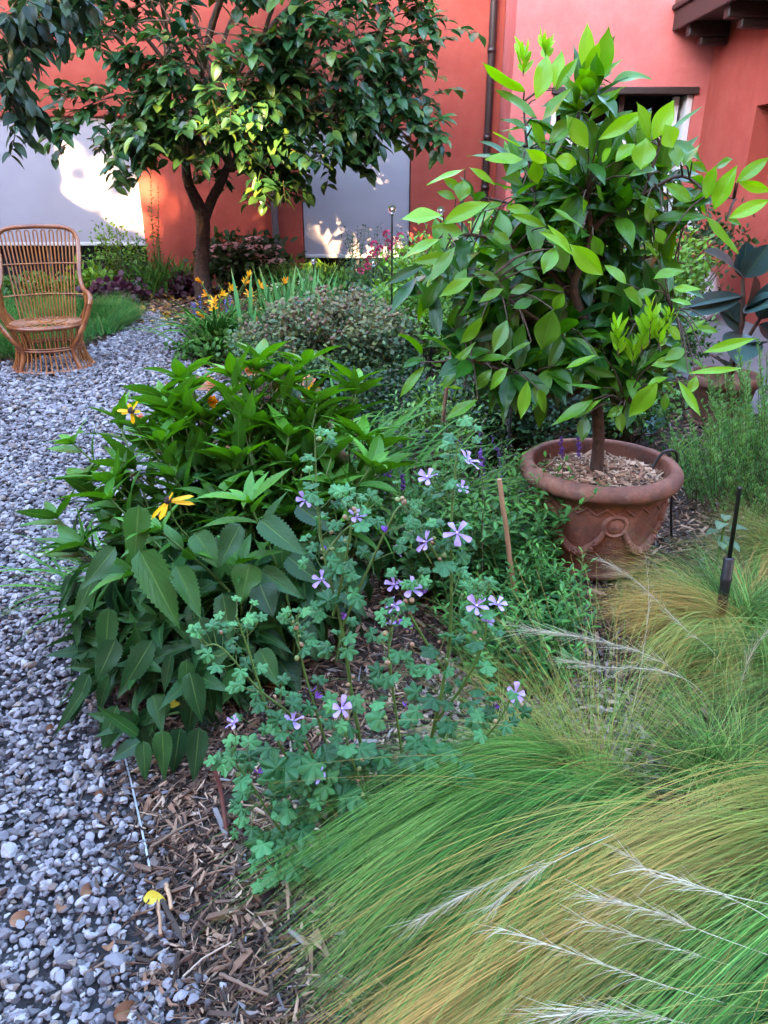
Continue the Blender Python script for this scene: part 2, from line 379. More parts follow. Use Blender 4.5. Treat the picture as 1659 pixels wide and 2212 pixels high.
# roller blinds
def blind(op,zb,y):
    a,b,c,d=op
    mb=MB(); n=24; xs=np.linspace(a+.015,b-.015,n); zs=np.linspace(zb,d-.03,12)
    X,Z=np.meshgrid(xs,zs); Yv=y+.012*np.sin((X-a)/(b-a)*PI)+.002*np.sin(X*7)
    i=np.arange(11)[:,None]; j=np.arange(n-1)[None]
    f=np.stack([i*n+j,i*n+j+1,(i+1)*n+j+1,(i+1)*n+j],-1).reshape(-1,4)
    mb.add(np.stack([X,Yv,Z],-1).reshape(-1,3),f); mb.add(np.stack([X,Yv+.004,Z],-1).reshape(-1,3),f[:,::-1])
    bl=H.part(mb,'roller_blind',M_BLIND)
    mb=MB(); mb.bevbox((a+.015,y-.012,zb-.045),(b-.015,y+.016,zb+.002),.006); H.part(mb,'bottom_bar',M_WHITE,False,parent=bl)
    mb=MB(); mb.bevbox((a+.004,y-.05,d-.09),(b-.004,y+.06,d-.006),.01,); H.part(mb,'blind_cassette',M_RED,False,parent=bl)
blind(OL,.60,YW+.05); blind(OR,.425,YW+.05)
for a,b,c,d in (OL,OR):
    mb=MB(); mb.bevbox((a-.06,YW-.08,c-.06),(b+.06,YW+T-.01,c-.003),.008); H.part(mb,'window_sill',M_STONE,False)
    mb=MB(); mb.box((a-.2,YW+2.4,-.2),(b+.2,YW+2.5,2.7)); mb.box((a-.3,YW+T+.01,-.2),(a-.2,YW+2.5,2.7)); mb.box((b+.2,YW+T+.01,-.2),(b+.3,YW+2.5,2.7)); mb.box((a-.3,YW+T+.01,2.7),(b+.3,YW+2.5,2.8)); mb.box((a-.3,YW+T+.01,-.2),(b+.3,YW+2.5,.04)); H.part(mb,'room_interior',M_DARK,False)
    mb=MB(); mb.box((a+.05,YW+.24,c+.05),(b-.05,YW+.25,d-.05)); H.part(mb,'window_pane',M_GLASS,False)
    mb=MB()
    for xx in (a+.002,(a+b)/2-.03,b-.062):
        mb=MB(); mb.bevbox((xx,YW+.21,c+.001),(xx+.06,YW+.28,d-.002),.006); H.part(mb,'window_frame',M_GREYPIPE,False)
# french window of the projecting wall
a,b,c,d=WN
mb=MB(); mb.bevbox((a-.02,YP-.03,d-.02),(b+.04,YP+.10,d+.06),.008); H.part(mb,'window_lintel',M_DARKWOOD,False)
mb=MB(); mb.box((a,YP+1.5,-.1),(b,YP+1.6,2.6)); mb.box((a-.1,YP+T+.002,-.1),(a,YP+1.6,2.6)); mb.box((b,YP+T+.002,-.1),(b+.1,YP+1.6,2.6)); mb.box((a,YP+T+.002,2.5),(b,YP+1.6,2.6)); H.part(mb,'room_interior',M_DARK,False)
mb=MB(); mb.bevbox((b-.075,YP+.04,c),(b-.002,YP+.30,d-.022),.006); H.part(mb,'window_frame',M_WHITE,False); mb=MB(); mb.bevbox((b-.20,YP+.18,c),(b-.12,YP+.26,d-.03),.006); H.part(mb,'window_frame',M_WHITE,False)
mb=MB(); mb.bevbox((a+.002,YP+.04,c),(a+.07,YP+.30,d-.022),.006); H.part(mb,'window_frame',M_WHITE,False)
mb=MB()
for k in range(9): 
    x=a+.12+k*.105; mb.bevbox((x,YP+.2+.012*(k%2),c+.02),(x+.098,YP+.222+.012*(k%2),d-.34),.006)
H.part(mb,'white_shutter',M_WHITE,False)
mb=MB(); mb.bevbox((3.05,YP+.17,c+.01),(3.12,YP+.25,d-.03),.006); H.part(mb,'window_mullion',M_DARKWOOD,False)
mb=MB(); mb.bevbox((a-.1,YP-.12,-.01),(b+.03,YP+.34,.055),.01); H.part(mb,'door_step',M_STONE,False)
def downpipe(x,y,r,z1,mat):
    mb=MB(); mb.tube([(x,y,-.02),(x,y,z1)],r,14); p=H.part(mb,'downpipe',mat)
    for z in (.35,1.35,2.0,3.05,4.4):
        mb=MB(); mb.lathe([(r,z-.03),(r+.008,z-.028),(r+.008,z+.028),(r,z+.03)],16,(x,y,0)); mb.box((x-.012,y,z-.012),(x+.012,y+.12,z+.012)); H.part(mb,'pipe_bracket',mat,parent=p)
downpipe(1.455,YW-.085,.052,7.1,M_PIPE); downpipe(-1.60,YW-.075,.05,1.35,M_GREYPIPE)
mb=MB(); mb.bevbox((XS-.06,10.42,.82),(XS-.002,10.62,1.18),.012); mb.bevbox((XS-.07,10.45,.86),(XS-.061,10.59,1.02),.004); H.part(mb,'meter_box',M_WHITE,False)

# ------------------------------------------------------------------ out of view: house, wall and tree added to block and dapple the light
M_OPP=plaster('ochre_plaster',(.42,.16,.10),(.36,.12,.08),(.44,.2,.13))
opp=thing('added_sun_block_house','unseen ochre building added behind the viewer to keep the low sun off the garden','house',(0,-8,0)); O=Loc(opp)  # added sun blocker, never in view
GX0,GX1=-15.2,-8.0
mb=MB(); mb.box((GX1,-9.5,-.05),(24,-7.4,11.5)); mb.box((-34,-9.5,-.05),(GX0,-7.4,11.5)); mb.box((GX0,-9.0,-.05),(GX1,-8.4,4.2)); O.part(mb,'wall',M_OPP,False)
mb=MB(); mb.box((GX1-.2,-9.9,11.5),(24.3,-7.0,11.75)); mb.box((-34.3,-9.9,11.5),(GX0+.2,-7.0,11.75)); O.part(mb,'roof',M_DARKWOOD,False)
for k in range(6):
    mb=MB(); x=-5.5+k*4.2; mb.box((x,-7.4,1.0),(x+1.3,-7.36,2.9)); O.part(mb,'window',M_GLASS,False); mb=MB(); mb.box((x,-7.4,4.6),(x+1.3,-7.36,6.5)); O.part(mb,'window',M_GLASS,False)
gw=thing('added_sky_block_wall','unseen ochre wall added on the left to block the bright low sky','wall',(-9.2,2,0)); GW=Loc(gw)  # added out of view to cut the sky glow from the left
mb=MB(); mb.box((-9.4,-7.38,-.05),(-9.0,YW-.01,3.7)); GW.part(mb,'wall',M_OPP,False)
mb=MB()
for k in range(31): mb.bevbox((-9.5,-7.35+k*.617,3.702),(-8.9,-7.35+k*.617+.607,3.78),.01)
GW.part(mb,'coping',M_STONE,False)
BEAMS=[(150,372,YW,.40),(190,402,YW,.40),(128,340,YW,.25),(205,355,YW,.28),(220,430,YW,.22),(58,345,YW,.16),(245,458,YW,.30),(292,455,YW,.34),(335,425,YW,.34),(300,490,YW,.2),(362,415,YW,.3),(390,440,YW,.16),(100,360,YW,.2),
 (538,497,YW,.10),(560,540,YW,.09),(737,452,YW,.13),(712,482,YW,.13),(845,340,YW,.14),(690,560,YW,.06),(520,560,YW,.16),(600,470,YW,.07),
 (800,125,YW,.22),(860,240,YW,.2),(975,250,YW,.18),(940,300,YW,.14),(1130,110,YP,.2),(1300,110,YP,.14),(350,480,YW,.14),
 (455,235,8.5,.8),(505,285,8.3,1.0),(430,350,8.5,.7),(550,320,8.5,.6),(465,330,8.8,.5),(560,265,8.7,.35),(440,375,9.2,.4),(585,225,8.8,.3),(480,340,8.8,.5),(520,200,8.6,.3),(20,215,6.9,.14)]
SU=norm(np.cross(V(0,0,1),SUN)); SV=np.cross(SUN,SU)
M_GAPLEAF=leaf_mat('gap_tree_leaf',[(0,(.03,.07,.015)),(1,(.06,.12,.03))],transl=.2)
M_BARK=plain('grey_bark',(.13,.085,.065),.9,var=.6,vscale=22,bump=.9,bscale=30)
def gap_tree():
    r=np.random.default_rng(5)
    n=30000
    P=np.stack([r.uniform(GX0-.9,GX1+.9,n),r.uniform(-11.6,-9.6,n),r.uniform(3.2,11.9,n)],1)
    keep=np.ones(n,bool); pu,pv=P@SU,P@SV; gpat=np.sin(pu*9.3+1.3)*np.sin(pv*8.1+.4)+.55*np.sin(pu*15+pv*6+2)
    for x,y,Y,rad in BEAMS:
        q=at(x,y,Y); dd=np.hypot(pu-q@SU,pv-q@SV); rr_=r.random(n); keep&=(gpat>.50)|(dd>(rad*.75+.08)*(.9+.3*r.random(n)))|(rr_<np.where(dd<rad*.4,.07,.20))  # leaves left out along each beam so sun patches land on their targets
    P=P[keep]; m=len(P)
    mb=MB(); D=r.normal(size=(m,3)); D[:,2]-=.4
    mb.leaves(P,D,r.normal(size=(m,3))+SUN*2.2,r.uniform(.22,.34,m),r.uniform(.15,.22,m),bend=.5,ns=3,rng=r)
    t=thing('sun_dapple_tree','unseen leafy tree behind the viewer, its crown holed to let sun patches through','tree',(-11.5,-10.6,0)); L=Loc(t)  # unseen tree, crown shaped to dapple the sun
    L.part(mb,'crown',M_GAPLEAF)
    mb=MB(); mb.tube(smooth_path([(-11.5,-10.6,-.1),(-11.45,-10.6,2),(-11.6,-10.5,4.5),(-11.5,-10.6,8)],14),np.linspace(.25,.08,14),10); L.part(mb,'trunk',M_BARK)
gap_tree()

# ------------------------------------------------------------------ ground sheets
def sheet(name,poly,z,mat,kind='structure'):
    mb=MB(); P=np.array([(p[0],p[1],z) for p in poly]); c=P.mean(0); n=len(P)
    # fan from a centre is only safe for star shapes: use bmesh fill instead
    import bmesh
    bm=bmesh.new(); vs_=[bm.verts.new(p) for p in P]; f=bm.faces.new(vs_); bmesh.ops.triangulate(bm,faces=[f]); 
    for f in bm.faces:
        if f.normal.z<0: f.normal_flip()
    me=bpy.data.meshes.new(name); bm.to_mesh(me); bm.free(); me.materials.append(mat)
    o=bpy.data.objects.new(name,me); COL.objects.link(o); o['kind']=kind; return o
def soil_mat(name,a,b,c,sc=40):
    m,nt,out=new_mat(name); bs=nd(nt,'ShaderNodeBsdfPrincipled'); lk(nt,bs.outputs[0],out.inputs[0]); bs.inputs['Roughness'].default_value=.95
    col=ramp(nt,[(.3,a),(.5,b),(.72,c)],noise(nt,sc,8,.7)).outputs[0]; lk(nt,col,bs.inputs['Base Color'])
    bp=nd(nt,'ShaderNodeBump'); bp.inputs['Strength'].default_value=.8; bp.inputs['Distance'].default_value=.02; lk(nt,noise(nt,sc*1.3,6,.7),bp.inputs['Height']); lk(nt,bp.outputs[0],bs.inputs['Normal']); return m
M_SOIL=soil_mat('dark_soil',(.018,.012,.009),(.04,.026,.018),(.075,.05,.034))
M_GRIT=soil_mat('gravel_grit',(.015,.013,.015),(.035,.032,.036),(.07,.065,.07),90)
sheet('ground',[(-70,-70),(70,-70),(70,90),(-70,90)],-.016,M_SOIL)
G=lambda x,y: tuple(gnd(x,y)[:2])
edge_px=[(425,2290),(385,2110),(345,1960),(305,1815),(282,1670),(310,1500),(440,1180),(520,960),(510,850),(430,790),(395,735),(372,695),(330,672)]
GRAVEL=[(.05,-4),(-.28,.3)]+[G(*p) for p in edge_px]+[G(290,690),(-2.75,7.7),(-2.75,7.0),(-3.1,6.4),(-4.0,6.2),(-8,6.2),(-8,-4)]
sheet('gravel_path',GRAVEL,-.004,M_GRIT)
M_PAVE=plain('stone_paving',(.15,.14,.15),.8,var=.3,vscale=4,bump=.25,bscale=30)
PAVE=[(2.35,5.0),(XS,4.0),(XS,YP),(1.7,YP),(1.7,10.2),(2.6,8.0)]
sheet('paving',PAVE,-.008,M_PAVE)
def inpoly(P,poly):
    x,y=P[:,0],P[:,1]; ins=np.zeros(len(P),bool); n=len(poly)
    for i in range(n):
        x0,y0=poly[i]; x1,y1=poly[(i+1)%n]
        c=((y0>y)!=(y1>y)); xi=(x1-x0)*(y-y0)/((y1-y0) if y1!=y0 else 1e-9)+x0; ins^=c&(x<xi)
    return ins
def seen(P,m=1.0):
    """ground points inside the view, with a margin in metres"""
    return (np.abs(P[:,0])<.515*P[:,1]*1.08+m)&(P[:,1]>.75)
def ico(sub):
    p=(1+5**.5)/2
    v=[(-1,p,0),(1,p,0),(-1,-p,0),(1,-p,0),(0,-1,p),(0,1,p),(0,-1,-p),(0,1,-p),(p,0,-1),(p,0,1),(-p,0,-1),(-p,0,1)]
    f=[(0,11,5),(0,5,1),(0,1,7),(0,7,10),(0,10,11),(1,5,9),(5,11,4),(11,10,2),(10,7,6),(7,1,8),(3,9,4),(3,4,2),(3,2,6),(3,6,8),(3,8,9),(4,9,5),(2,4,11),(6,2,10),(8,6,7),(9,8,1)]
    v=[np.array(q)/np.linalg.norm(q) for q in v]
    for _ in range(sub):
        d={}; nf=[]
        def mid(a,b):
            k=(min(a,b),max(a,b))
            if k not in d: q=v[a]+v[b]; v.append(q/np.linalg.norm(q)); d[k]=len(v)-1
            return d[k]
        for a,b,c in f: ab,bc,ca=mid(a,b),mid(b,c),mid(c,a); nf+=[(a,ab,ca),(b,bc,ab),(c,ca,bc),(ab,bc,ca)]
        f=nf
    return np.array(v),np.array(f)
def stone_tmpl(sub,r,cuts):
    v,f=ico(sub); v=v.copy()
    for _ in range(cuts):
        n=norm(r.normal(size=3)); d=r.uniform(.45,.8); k=v@n; v=v-np.maximum(k-d,0)[:,None]*n
    v+=r.normal(size=v.shape)*.02
    return v,f
def gravel():
    r=np.random.default_rng(11); mb=MB(); 
    poly=np.array(GRAVEL)
    for (y0,y1,dens,sub,cuts,rad) in ((.75,1.7,7200,2,10,.0099),(1.7,2.8,5300,2,9,.0109),(2.8,4.6,3500,1,6,.0134),(4.6,10.5,2300,1,5,.0160)):
        xr=(-.56*y1-1.0, .6); n=int((xr[1]-xr[0])*(y1-y0)*dens)
        P=np.stack([r.uniform(*xr,n),r.uniform(y0,y1,n),np.zeros(n)],1)
        j=P.copy(); j[:,:2]+=r.normal(size=(n,2))*.035
        P=P[inpoly(j,GRAVEL)&seen(P,.8)]; m=len(P)
        tm=[stone_tmpl(sub,r,cuts) for _ in range(10)]; k=r.integers(0,10,m)
        S=rad*np.exp(r.normal(size=(m,1))*.28)*np.stack([r.uniform(.85,1.35,m),r.uniform(.7,1.05,m),r.uniform(.45,.8,m)],1)
        S[r.random(m)<.3]*=.6
        P[:,2]=r.uniform(-.006,.020,m)
        Z=np.stack([r.normal(size=m)*.35,r.normal(size=m)*.35,np.ones(m)],1); F=frames_from_z(Z,r)
        col=np.stack([r.random(m),r.random(m),np.zeros(m)],1)
        for i in range(10):
            q=k==i; mb.inst(tm[i][0],tm[i][1],P[q],F[q],S[q],col=col[q])
    m_,nt,out=new_mat('pebbles'); bs=nd(nt,'ShaderNodeBsdfPrincipled'); lk(nt,bs.outputs[0],out.inputs[0]); t=tone(nt)
    c=ramp(nt,[(0,(.026,.021,.025)),(.16,(.085,.072,.080)),(.38,(.155,.137,.156)),(.66,(.255,.232,.257)),(.86,(.40,.37,.39)),(.93,(.28,.21,.16)),(1,(.12,.07,.058))],t[0]).outputs[0]
    c=mixc(nt,mth(nt,'MULTIPLY',noise(nt,120,5,.7),.5),c,(.095,.088,.094)); lk(nt,c,bs.inputs['Base Color']); bs.inputs['Roughness'].default_value=.62
    bp=nd(nt,'ShaderNodeBump'); bp.inputs['Strength'].default_value=.35; bp.inputs['Distance'].default_value=.003; lk(nt,noise(nt,220,5),bp.inputs['Height']); lk(nt,bp.outputs[0],bs.inputs['Normal'])
    o=mb.build('gravel',m_,smooth=False); o['kind']='stuff'
gravel()
CHIPRAMP=[(0,(.022,.013,.010)),(.3,(.055,.028,.018)),(.52,(.11,.055,.034)),(.70,(.20,.10,.058)),(.84,(.33,.19,.12)),(.94,(.46,.31,.22)),(.97,(.16,.15,.16)),(1,(.10,.09,.095))]
M_CHIP=plain('wood_chip',(.3,.2,.1),.8,tonevar=CHIPRAMP)
def chips(mb,P,r,Lr,Wr,Hr,tilt=.3,tones=None):
    """splintered wood chips: tapered slivers of several shapes, some as thin as shreds"""
    m=len(P); f=np.array([[0,3,2,1],[4,5,6,7],[0,1,5,4],[1,2,6,5],[2,3,7,6],[3,0,4,7]])
    Z=np.stack([r.normal(size=m)*tilt,r.normal(size=m)*tilt,np.ones(m)],1); F=frames_from_z(Z,r)
    S=np.stack([r.uniform(*Lr,m),r.uniform(*Wr,m),r.uniform(*Hr,m)],1)*np.exp(r.normal(size=(m,1))*.35)
    th=r.random(m)<.35; S[th]*=np.array([1.25,.38,.6])
    t=r.random(m) if tones is None else tones
    for i in range(14):
        q=np.array([[-.5,-.5,-.5],[.5,-.5,-.5],[.5,.5,-.5],[-.5,.5,-.5],[-.5,-.5,.5],[.5,-.5,.5],[.5,.5,.5],[-.5,.5,.5]]); q=q+r.normal(size=q.shape)*np.array([.16,.12,.2]); q[[1,2,5,6],1]*=r.uniform(.15,1.); q[[0,3,4,7],1]*=r.uniform(.5,1.); q[:,2]+=.9*(q[:,0]**2-.1)*r.normal()*.8
        k=(np.arange(m)%14)==i
        mb.inst(q,f,P[k],F[k],S[k],col=np.stack([t[k],r.random(k.sum()),0*t[k]],1))
def wood_chips():
    r=np.random.default_rng(12); mb=MB()
    for y0,y1,dens,sc in ((.75,2.0,11000,1.),(2.0,3.6,5000,1.15),(3.6,6.5,1300,1.5),(6.5,11.6,520,2.1)):
        xr=(-.56*y1-.6,.56*y1+.6); n=int((xr[1]-xr[0])*(y1-y0)*dens)
        P=np.stack([r.uniform(*xr,n),r.uniform(y0,y1,n),r.uniform(-.014,.012,n)],1)
        j=P.copy(); j[:,:2]+=r.normal(size=(n,2))*.05
        P=P[~inpoly(j,GRAVEL)&seen(P,.5)&~inpoly(P,PAVE)]
        chips(mb,P,r,(.009*sc,.034*sc),(.004*sc,.010*sc),(.0012,.0042*sc),.38)
    # scattered onto the gravel edge
    n=420; e=np.array([G(*p) for p in edge_px]); i=r.integers(0,5,n); u=r.random((n,1)); P=e[i]*(1-u)+e[i+1]*u+r.normal(size=(n,2))*.05-np.array([.06,0])*r.random((n,1))
    chips(mb,np.column_stack([P,r.uniform(.008,.022,n)]),r,(.01,.04),(.003,.007),(.0015,.004),.3,tones=r.random(n)*.7)
    o=mb.build('wood_chips',M_CHIP,smooth=False); o['kind']='stuff'
wood_chips()
# ------------------------------------------------------------------ trees
M_PERS=leaf_mat('persimmon_leaf',[(0,(.012,.050,.022)),(.5,(.024,.085,.028)),(.88,(.048,.13,.03)),(1,(.09,.15,.02))],young=(.14,.20,.02),rough=.36,transl=.22,spec=.55)
M_OVER=leaf_mat('overhanging_leaf',[(0,(.008,.020,.010)),(.6,(.015,.038,.014)),(1,(.035,.06,.014))],rough=.42,transl=.22)
M_TRUNKBARK=plain('furrowed_bark',(.085,.048,.038),.9,c2=(.024,.015,.013),vscale=26,bump=1.,bscale=40)
M_TWIG=plain('twig_bark',(.11,.07,.04),.8,var=.4)
def limb_tree(root,L,trunk,limbs,tips,r,leafmat,leafL,leafW,per,spread,droop,twigr=.006,age=None,fwd=None,barkmat=None):
    barkmat=barkmat or M_TRUNKBARK
    mb=MB()
    for p,ra in trunk: 
        q=smooth_path(p,14); rr=np.interp(np.linspace(0,1,14),np.linspace(0,1,len(ra)),ra); mb.tube(q,rr,12)
    tr=L.part(mb,'trunk',barkmat)
    mb=MB()
    for p,ra in limbs:
        q=smooth_path(p,10); mb.tube(q,np.linspace(ra,ra*.35,10),7)
    # branchlets from nearest limb point to each tip cluster
    LP=np.concatenate([smooth_path(p,10)[3:] for p,_ in limbs])
    lv=dict(P=[],D=[],U=[],L=[],W=[],a=[])
    for c in tips:
        n=LP[np.argmin(np.linalg.norm(LP-c,axis=1)+.3*np.maximum(LP[:,2]-c[2],0))]
        mid=(n+c)/2+V(0,0,.12)+r.normal(size=3)*.05
        mb.tube(smooth_path([n,mid,c],6),np.linspace(twigr*1.6,twigr*.7,6),5,cap=False)
        out=norm(c-n+V(0,0,-.05))
        for k in range(per):
            d=norm(out+r.normal(size=3)*.75+V(0,0,-droop*.5)); ln=spread*r.uniform(.55,1.2)
            s0=c+(r.normal(size=3))*spread*.35; pts=smooth_path([s0,s0+d*ln*.55+V(0,0,.02),s0+d*ln+V(0,0,-droop*ln*.6)],5)
            mb.tube(pts,np.linspace(twigr*.6,twigr*.3,5),4,cap=False)
            m=r.integers(6,10); u=np.linspace(.15,1,m)
            for i,t in enumerate(u):
                x=t*4; j=min(int(x),3); p=pts[j]*(1-(x-j))+pts[j+1]*(x-j); tg=norm(pts[j+1]-pts[j])
                sd=norm(np.cross(tg,V(0,0,1)))*(1 if i%2 else -1)
                dd=norm(tg*.55+sd*.8+V(0,0,-droop)+r.normal(size=3)*.28)
                lv['P'].append(p); lv['D'].append(dd); lv['U'].append(V(0,0,1)+r.normal(size=3)*.35+(fwd if fwd is not None else 0)); lv['L'].append(leafL*r.uniform(.7,1.2)); lv['W'].append(leafW*r.uniform(.8,1.15)); lv['a'].append(max(0,(t-.75)*1.2)*r.random())
    L.part(mb,'limbs',M_TWIG)
    mb=MB(); mb.leaves(lv['P'],np.array(lv['D']),np.array(lv['U']),lv['L'],lv['W'],bend=r.uniform(.1,.9,len(lv['P'])),fold=.3,ns=6,across=5,age=np.array(lv['a']),wave=.03,rng=r)
    return L.part(mb,'crown',leafmat)
def persimmon():
    r=np.random.default_rng(21)
    b=gnd(441,645); t=thing('persimmon_tree','round leafy tree with dark forked trunk before the red wall, partly sunlit','tree',b); L=Loc(t)
    f=at(438,468,b[1]); lf=at(404,385,b[1]-.15); rt=at(478,392,b[1]-.1)
    trunk=[([b+V(0,0,-.1),b+V(-.0,0,.35),at(437,560,b[1]),f,at(420,425,b[1]-.05),lf,at(400,320,b[1]-.3)],[.135,.098,.088,.094,.072,.062,.045]),
           ([f+V(.0,0,-.06),at(458,430,b[1]),rt,at(500,340,b[1]-.1)],[.075,.062,.055,.04])]
    C=V(-1.70,9.75,3.05); R=V(2.25,1.75,1.75)
    limbs=[]
    for k in range(15):
        a=k/15*2*PI+r.normal()*.15; el=r.uniform(-.15,1.0)
        e=C+R*V(math.cos(a)*math.cos(el),math.sin(a)*math.cos(el),math.sin(el))*.75; s0=trunk[k%2][0][-1]
        limbs.append(([s0-V(0,0,.15),(s0+e)/2+V(0,0,.22),e],.035))
    tips=[]
    while len(tips)<128:
        u=norm(r.normal(size=3)); 
        if u[1]>.35 and r.random()<.6: continue
        rad=r.uniform(.62,1.0); lump=1+.10*math.sin(u[0]*5+1)*math.cos(u[2]*6)
        p=C+R*u*rad*lump
        # skirt: lower in the middle and to the right, higher at the left
        zmin=1.80+.36*max(0,(-2.3-p[0]))+.5*max(0,p[0]+1.0)**1.2+(.25 if p[1]>10.3 else 0)
        if p[2]<zmin: p[2]=zmin+abs(r.normal())*.25
        t_=p[1]/ (CP+0) ; sx=CX+FD*p[0]/(p[1]*CP-(p[2]-CAMZ)*SP); sy=CY-FD*((p[2]-CAMZ)*CP+p[1]*SP)/(p[1]*CP-(p[2]-CAMZ)*SP)
        if sx<330 and 95<sy<250: continue
        tips.append(p)
    for x,y,Y in [(140,285,9.3),(165,255,9.4),(210,250,9.2),(250,300,9.3),(285,355,9.2),(310,330,9.0),(360,330,8.9),(415,315,9.0),(470,320,9.0),(525,365,9.2),(560,405,9.4),(590,405,9.3),(630,372,9.2),(690,340,9.2),(730,358,9.4),(760,350,9.4),(800,270,9.2),(850,250,9.3),(890,270,9.3),(925,285,9.4),(900,235,9.4),(870,130,9.4),(915,125,9.4),(890,60,9.5),(845,90,9.4),(780,320,9.3),(760,340,9.3),(810,220,9.2),(840,185,9.3),
                  (330,260,8.8),(400,250,8.5),(460,240,8.4),(520,270,8.4),(560,310,8.6),(440,310,8.6),(500,330,8.7),(350,200,8.6),(420,180,8.4),(600,240,8.6),(640,300,8.8),(560,200,8.4),(650,200,8.6),(700,260,8.8),(480,150,8.3),(380,300,8.8),(600,340,8.9),(540,350,9.1)]:
        tips.append(at(x,y,Y)+V(0,.1,.16))
    limb_tree(t,L,trunk,limbs,tips,r,M_PERS,.172,.104,6,.33,.02,fwd=V(0,-.38,.5))
persimmon()
def overhang():
    r=np.random.default_rng(22)
    b=V(-3.7,5.5,0); t=thing('shade_tree','dark leafy branches of another tree hanging down at the upper left corner','tree',b); L=Loc(t)
    trunk=[([b+V(0,0,-.1),b+V(.03,0,1.4),b+V(.15,-.1,2.6),b+V(.4,-.1,3.6)],[.11,.09,.07,.05])]
    top=b+V(.28,-.1,3.1); limbs=[]
    for e in [(-4.0,6.6,4.2),(-3.3,6.7,4.1),(-2.7,6.8,3.9),(-3.6,7.1,4.0),(-3.2,6.9,3.0),(-3.35,6.8,2.4),(-5.4,7,4.3),(-2.5,7.0,3.7),(-5.0,6.3,3.6)]:
        e=V(e[0]*.765,e[1]*.765,1.45+(e[2]-1.45)*.765); limbs.append(([top,(top+e)/2+V(0,0,.4),e],.03))
    tips=[]
    for x,y,Y in [(15,60,6.8),(60,30,6.9),(110,10,7),(160,0,7),(28,110,6.8),(15,150,6.7),(30,200,6.7),(12,240,6.8),(20,90,7.1),(110,20,7.1),(35,45,7.2),(130,5,7.3),(10,20,6.6),(55,100,6.6),(5,110,7.3),(75,10,6.6)]: tips.append(at(x,y,Y*.765))
    for _ in range(30): tips.append(V(r.uniform(-4.4,-2.3),r.uniform(5.,6.0),r.uniform(3.25,3.9)))
    crown=limb_tree(t,L,trunk,limbs,tips,r,M_OVER,.13,.066,3,.13,.45)
    # two hanging sprays
    for pts in ([(28,170,6.7),(30,235,6.7),(32,290,6.7),(22,335,6.7)],):
        q=smooth_path([at(p[0],p[1],p[2]*.765) for p in pts],14); mb=MB(); mb.tube(q,np.linspace(.006,.0025,14),5)
        sp=L.part(mb,'hanging_spray',M_TWIG)
        n=20; P=[];D=[]
        for i in range(n):
            u=i/(n-1)*12.99; j=int(u); p=q[j]*(1-u+j)+q[j+1]*(u-j); P.append(p); D.append(norm(V((1 if i%2 else -1)*.8,r.normal()*.5,-.75)))
        mb=MB(); mb.leaves(P,np.array(D),V(0,-.4,1),r.uniform(.085,.13,n),r.uniform(.046,.065,n),bend=.5,ns=6,across=5,rng=r); L.part(mb,'spray_leaves',M_OVER,parent=sp)
overhang()

# ------------------------------------------------------------------ terracotta pot and lemon tree
PC=V(.862,2.79,0)
def terracotta():
    m,nt,out=new_mat('terracotta'); bs=nd(nt,'ShaderNodeBsdfPrincipled'); lk(nt,bs.outputs[0],out.inputs[0]); bs.inputs['Roughness'].default_value=.78; bs.inputs['Specular IOR Level'].default_value=.35
    c=ramp(nt,[(.3,(.11,.046,.032)),(.5,(.21,.085,.055)),(.68,(.34,.155,.10))],noise(nt,6,7,.68)).outputs[0]
    c=mixc(nt,mth(nt,'MULTIPLY',mth(nt,'SUBTRACT',noise(nt,14,6,.7),.47,True),3.4,True),c,(.075,.048,.048))
    c=mixc(nt,mth(nt,'MULTIPLY',mth(nt,'SUBTRACT',noise(nt,3.3,6,.75),.52,True),3.6,True),c,(.42,.26,.19)); lk(nt,c,bs.inputs['Base Color'])
    b=nd(nt,'ShaderNodeBump'); b.inputs['Strength'].default_value=.7; b.inputs['Distance'].default_value=.006; lk(nt,noise(nt,45,7,.75),b.inputs['Height']); lk(nt,b.outputs[0],bs.inputs['Normal']); return m
M_TERRA=terracotta()
def wallr(z): return np.interp(z,[0,.03,.06,.10,.2,.36],[.212,.221,.220,.229,.251,.274])
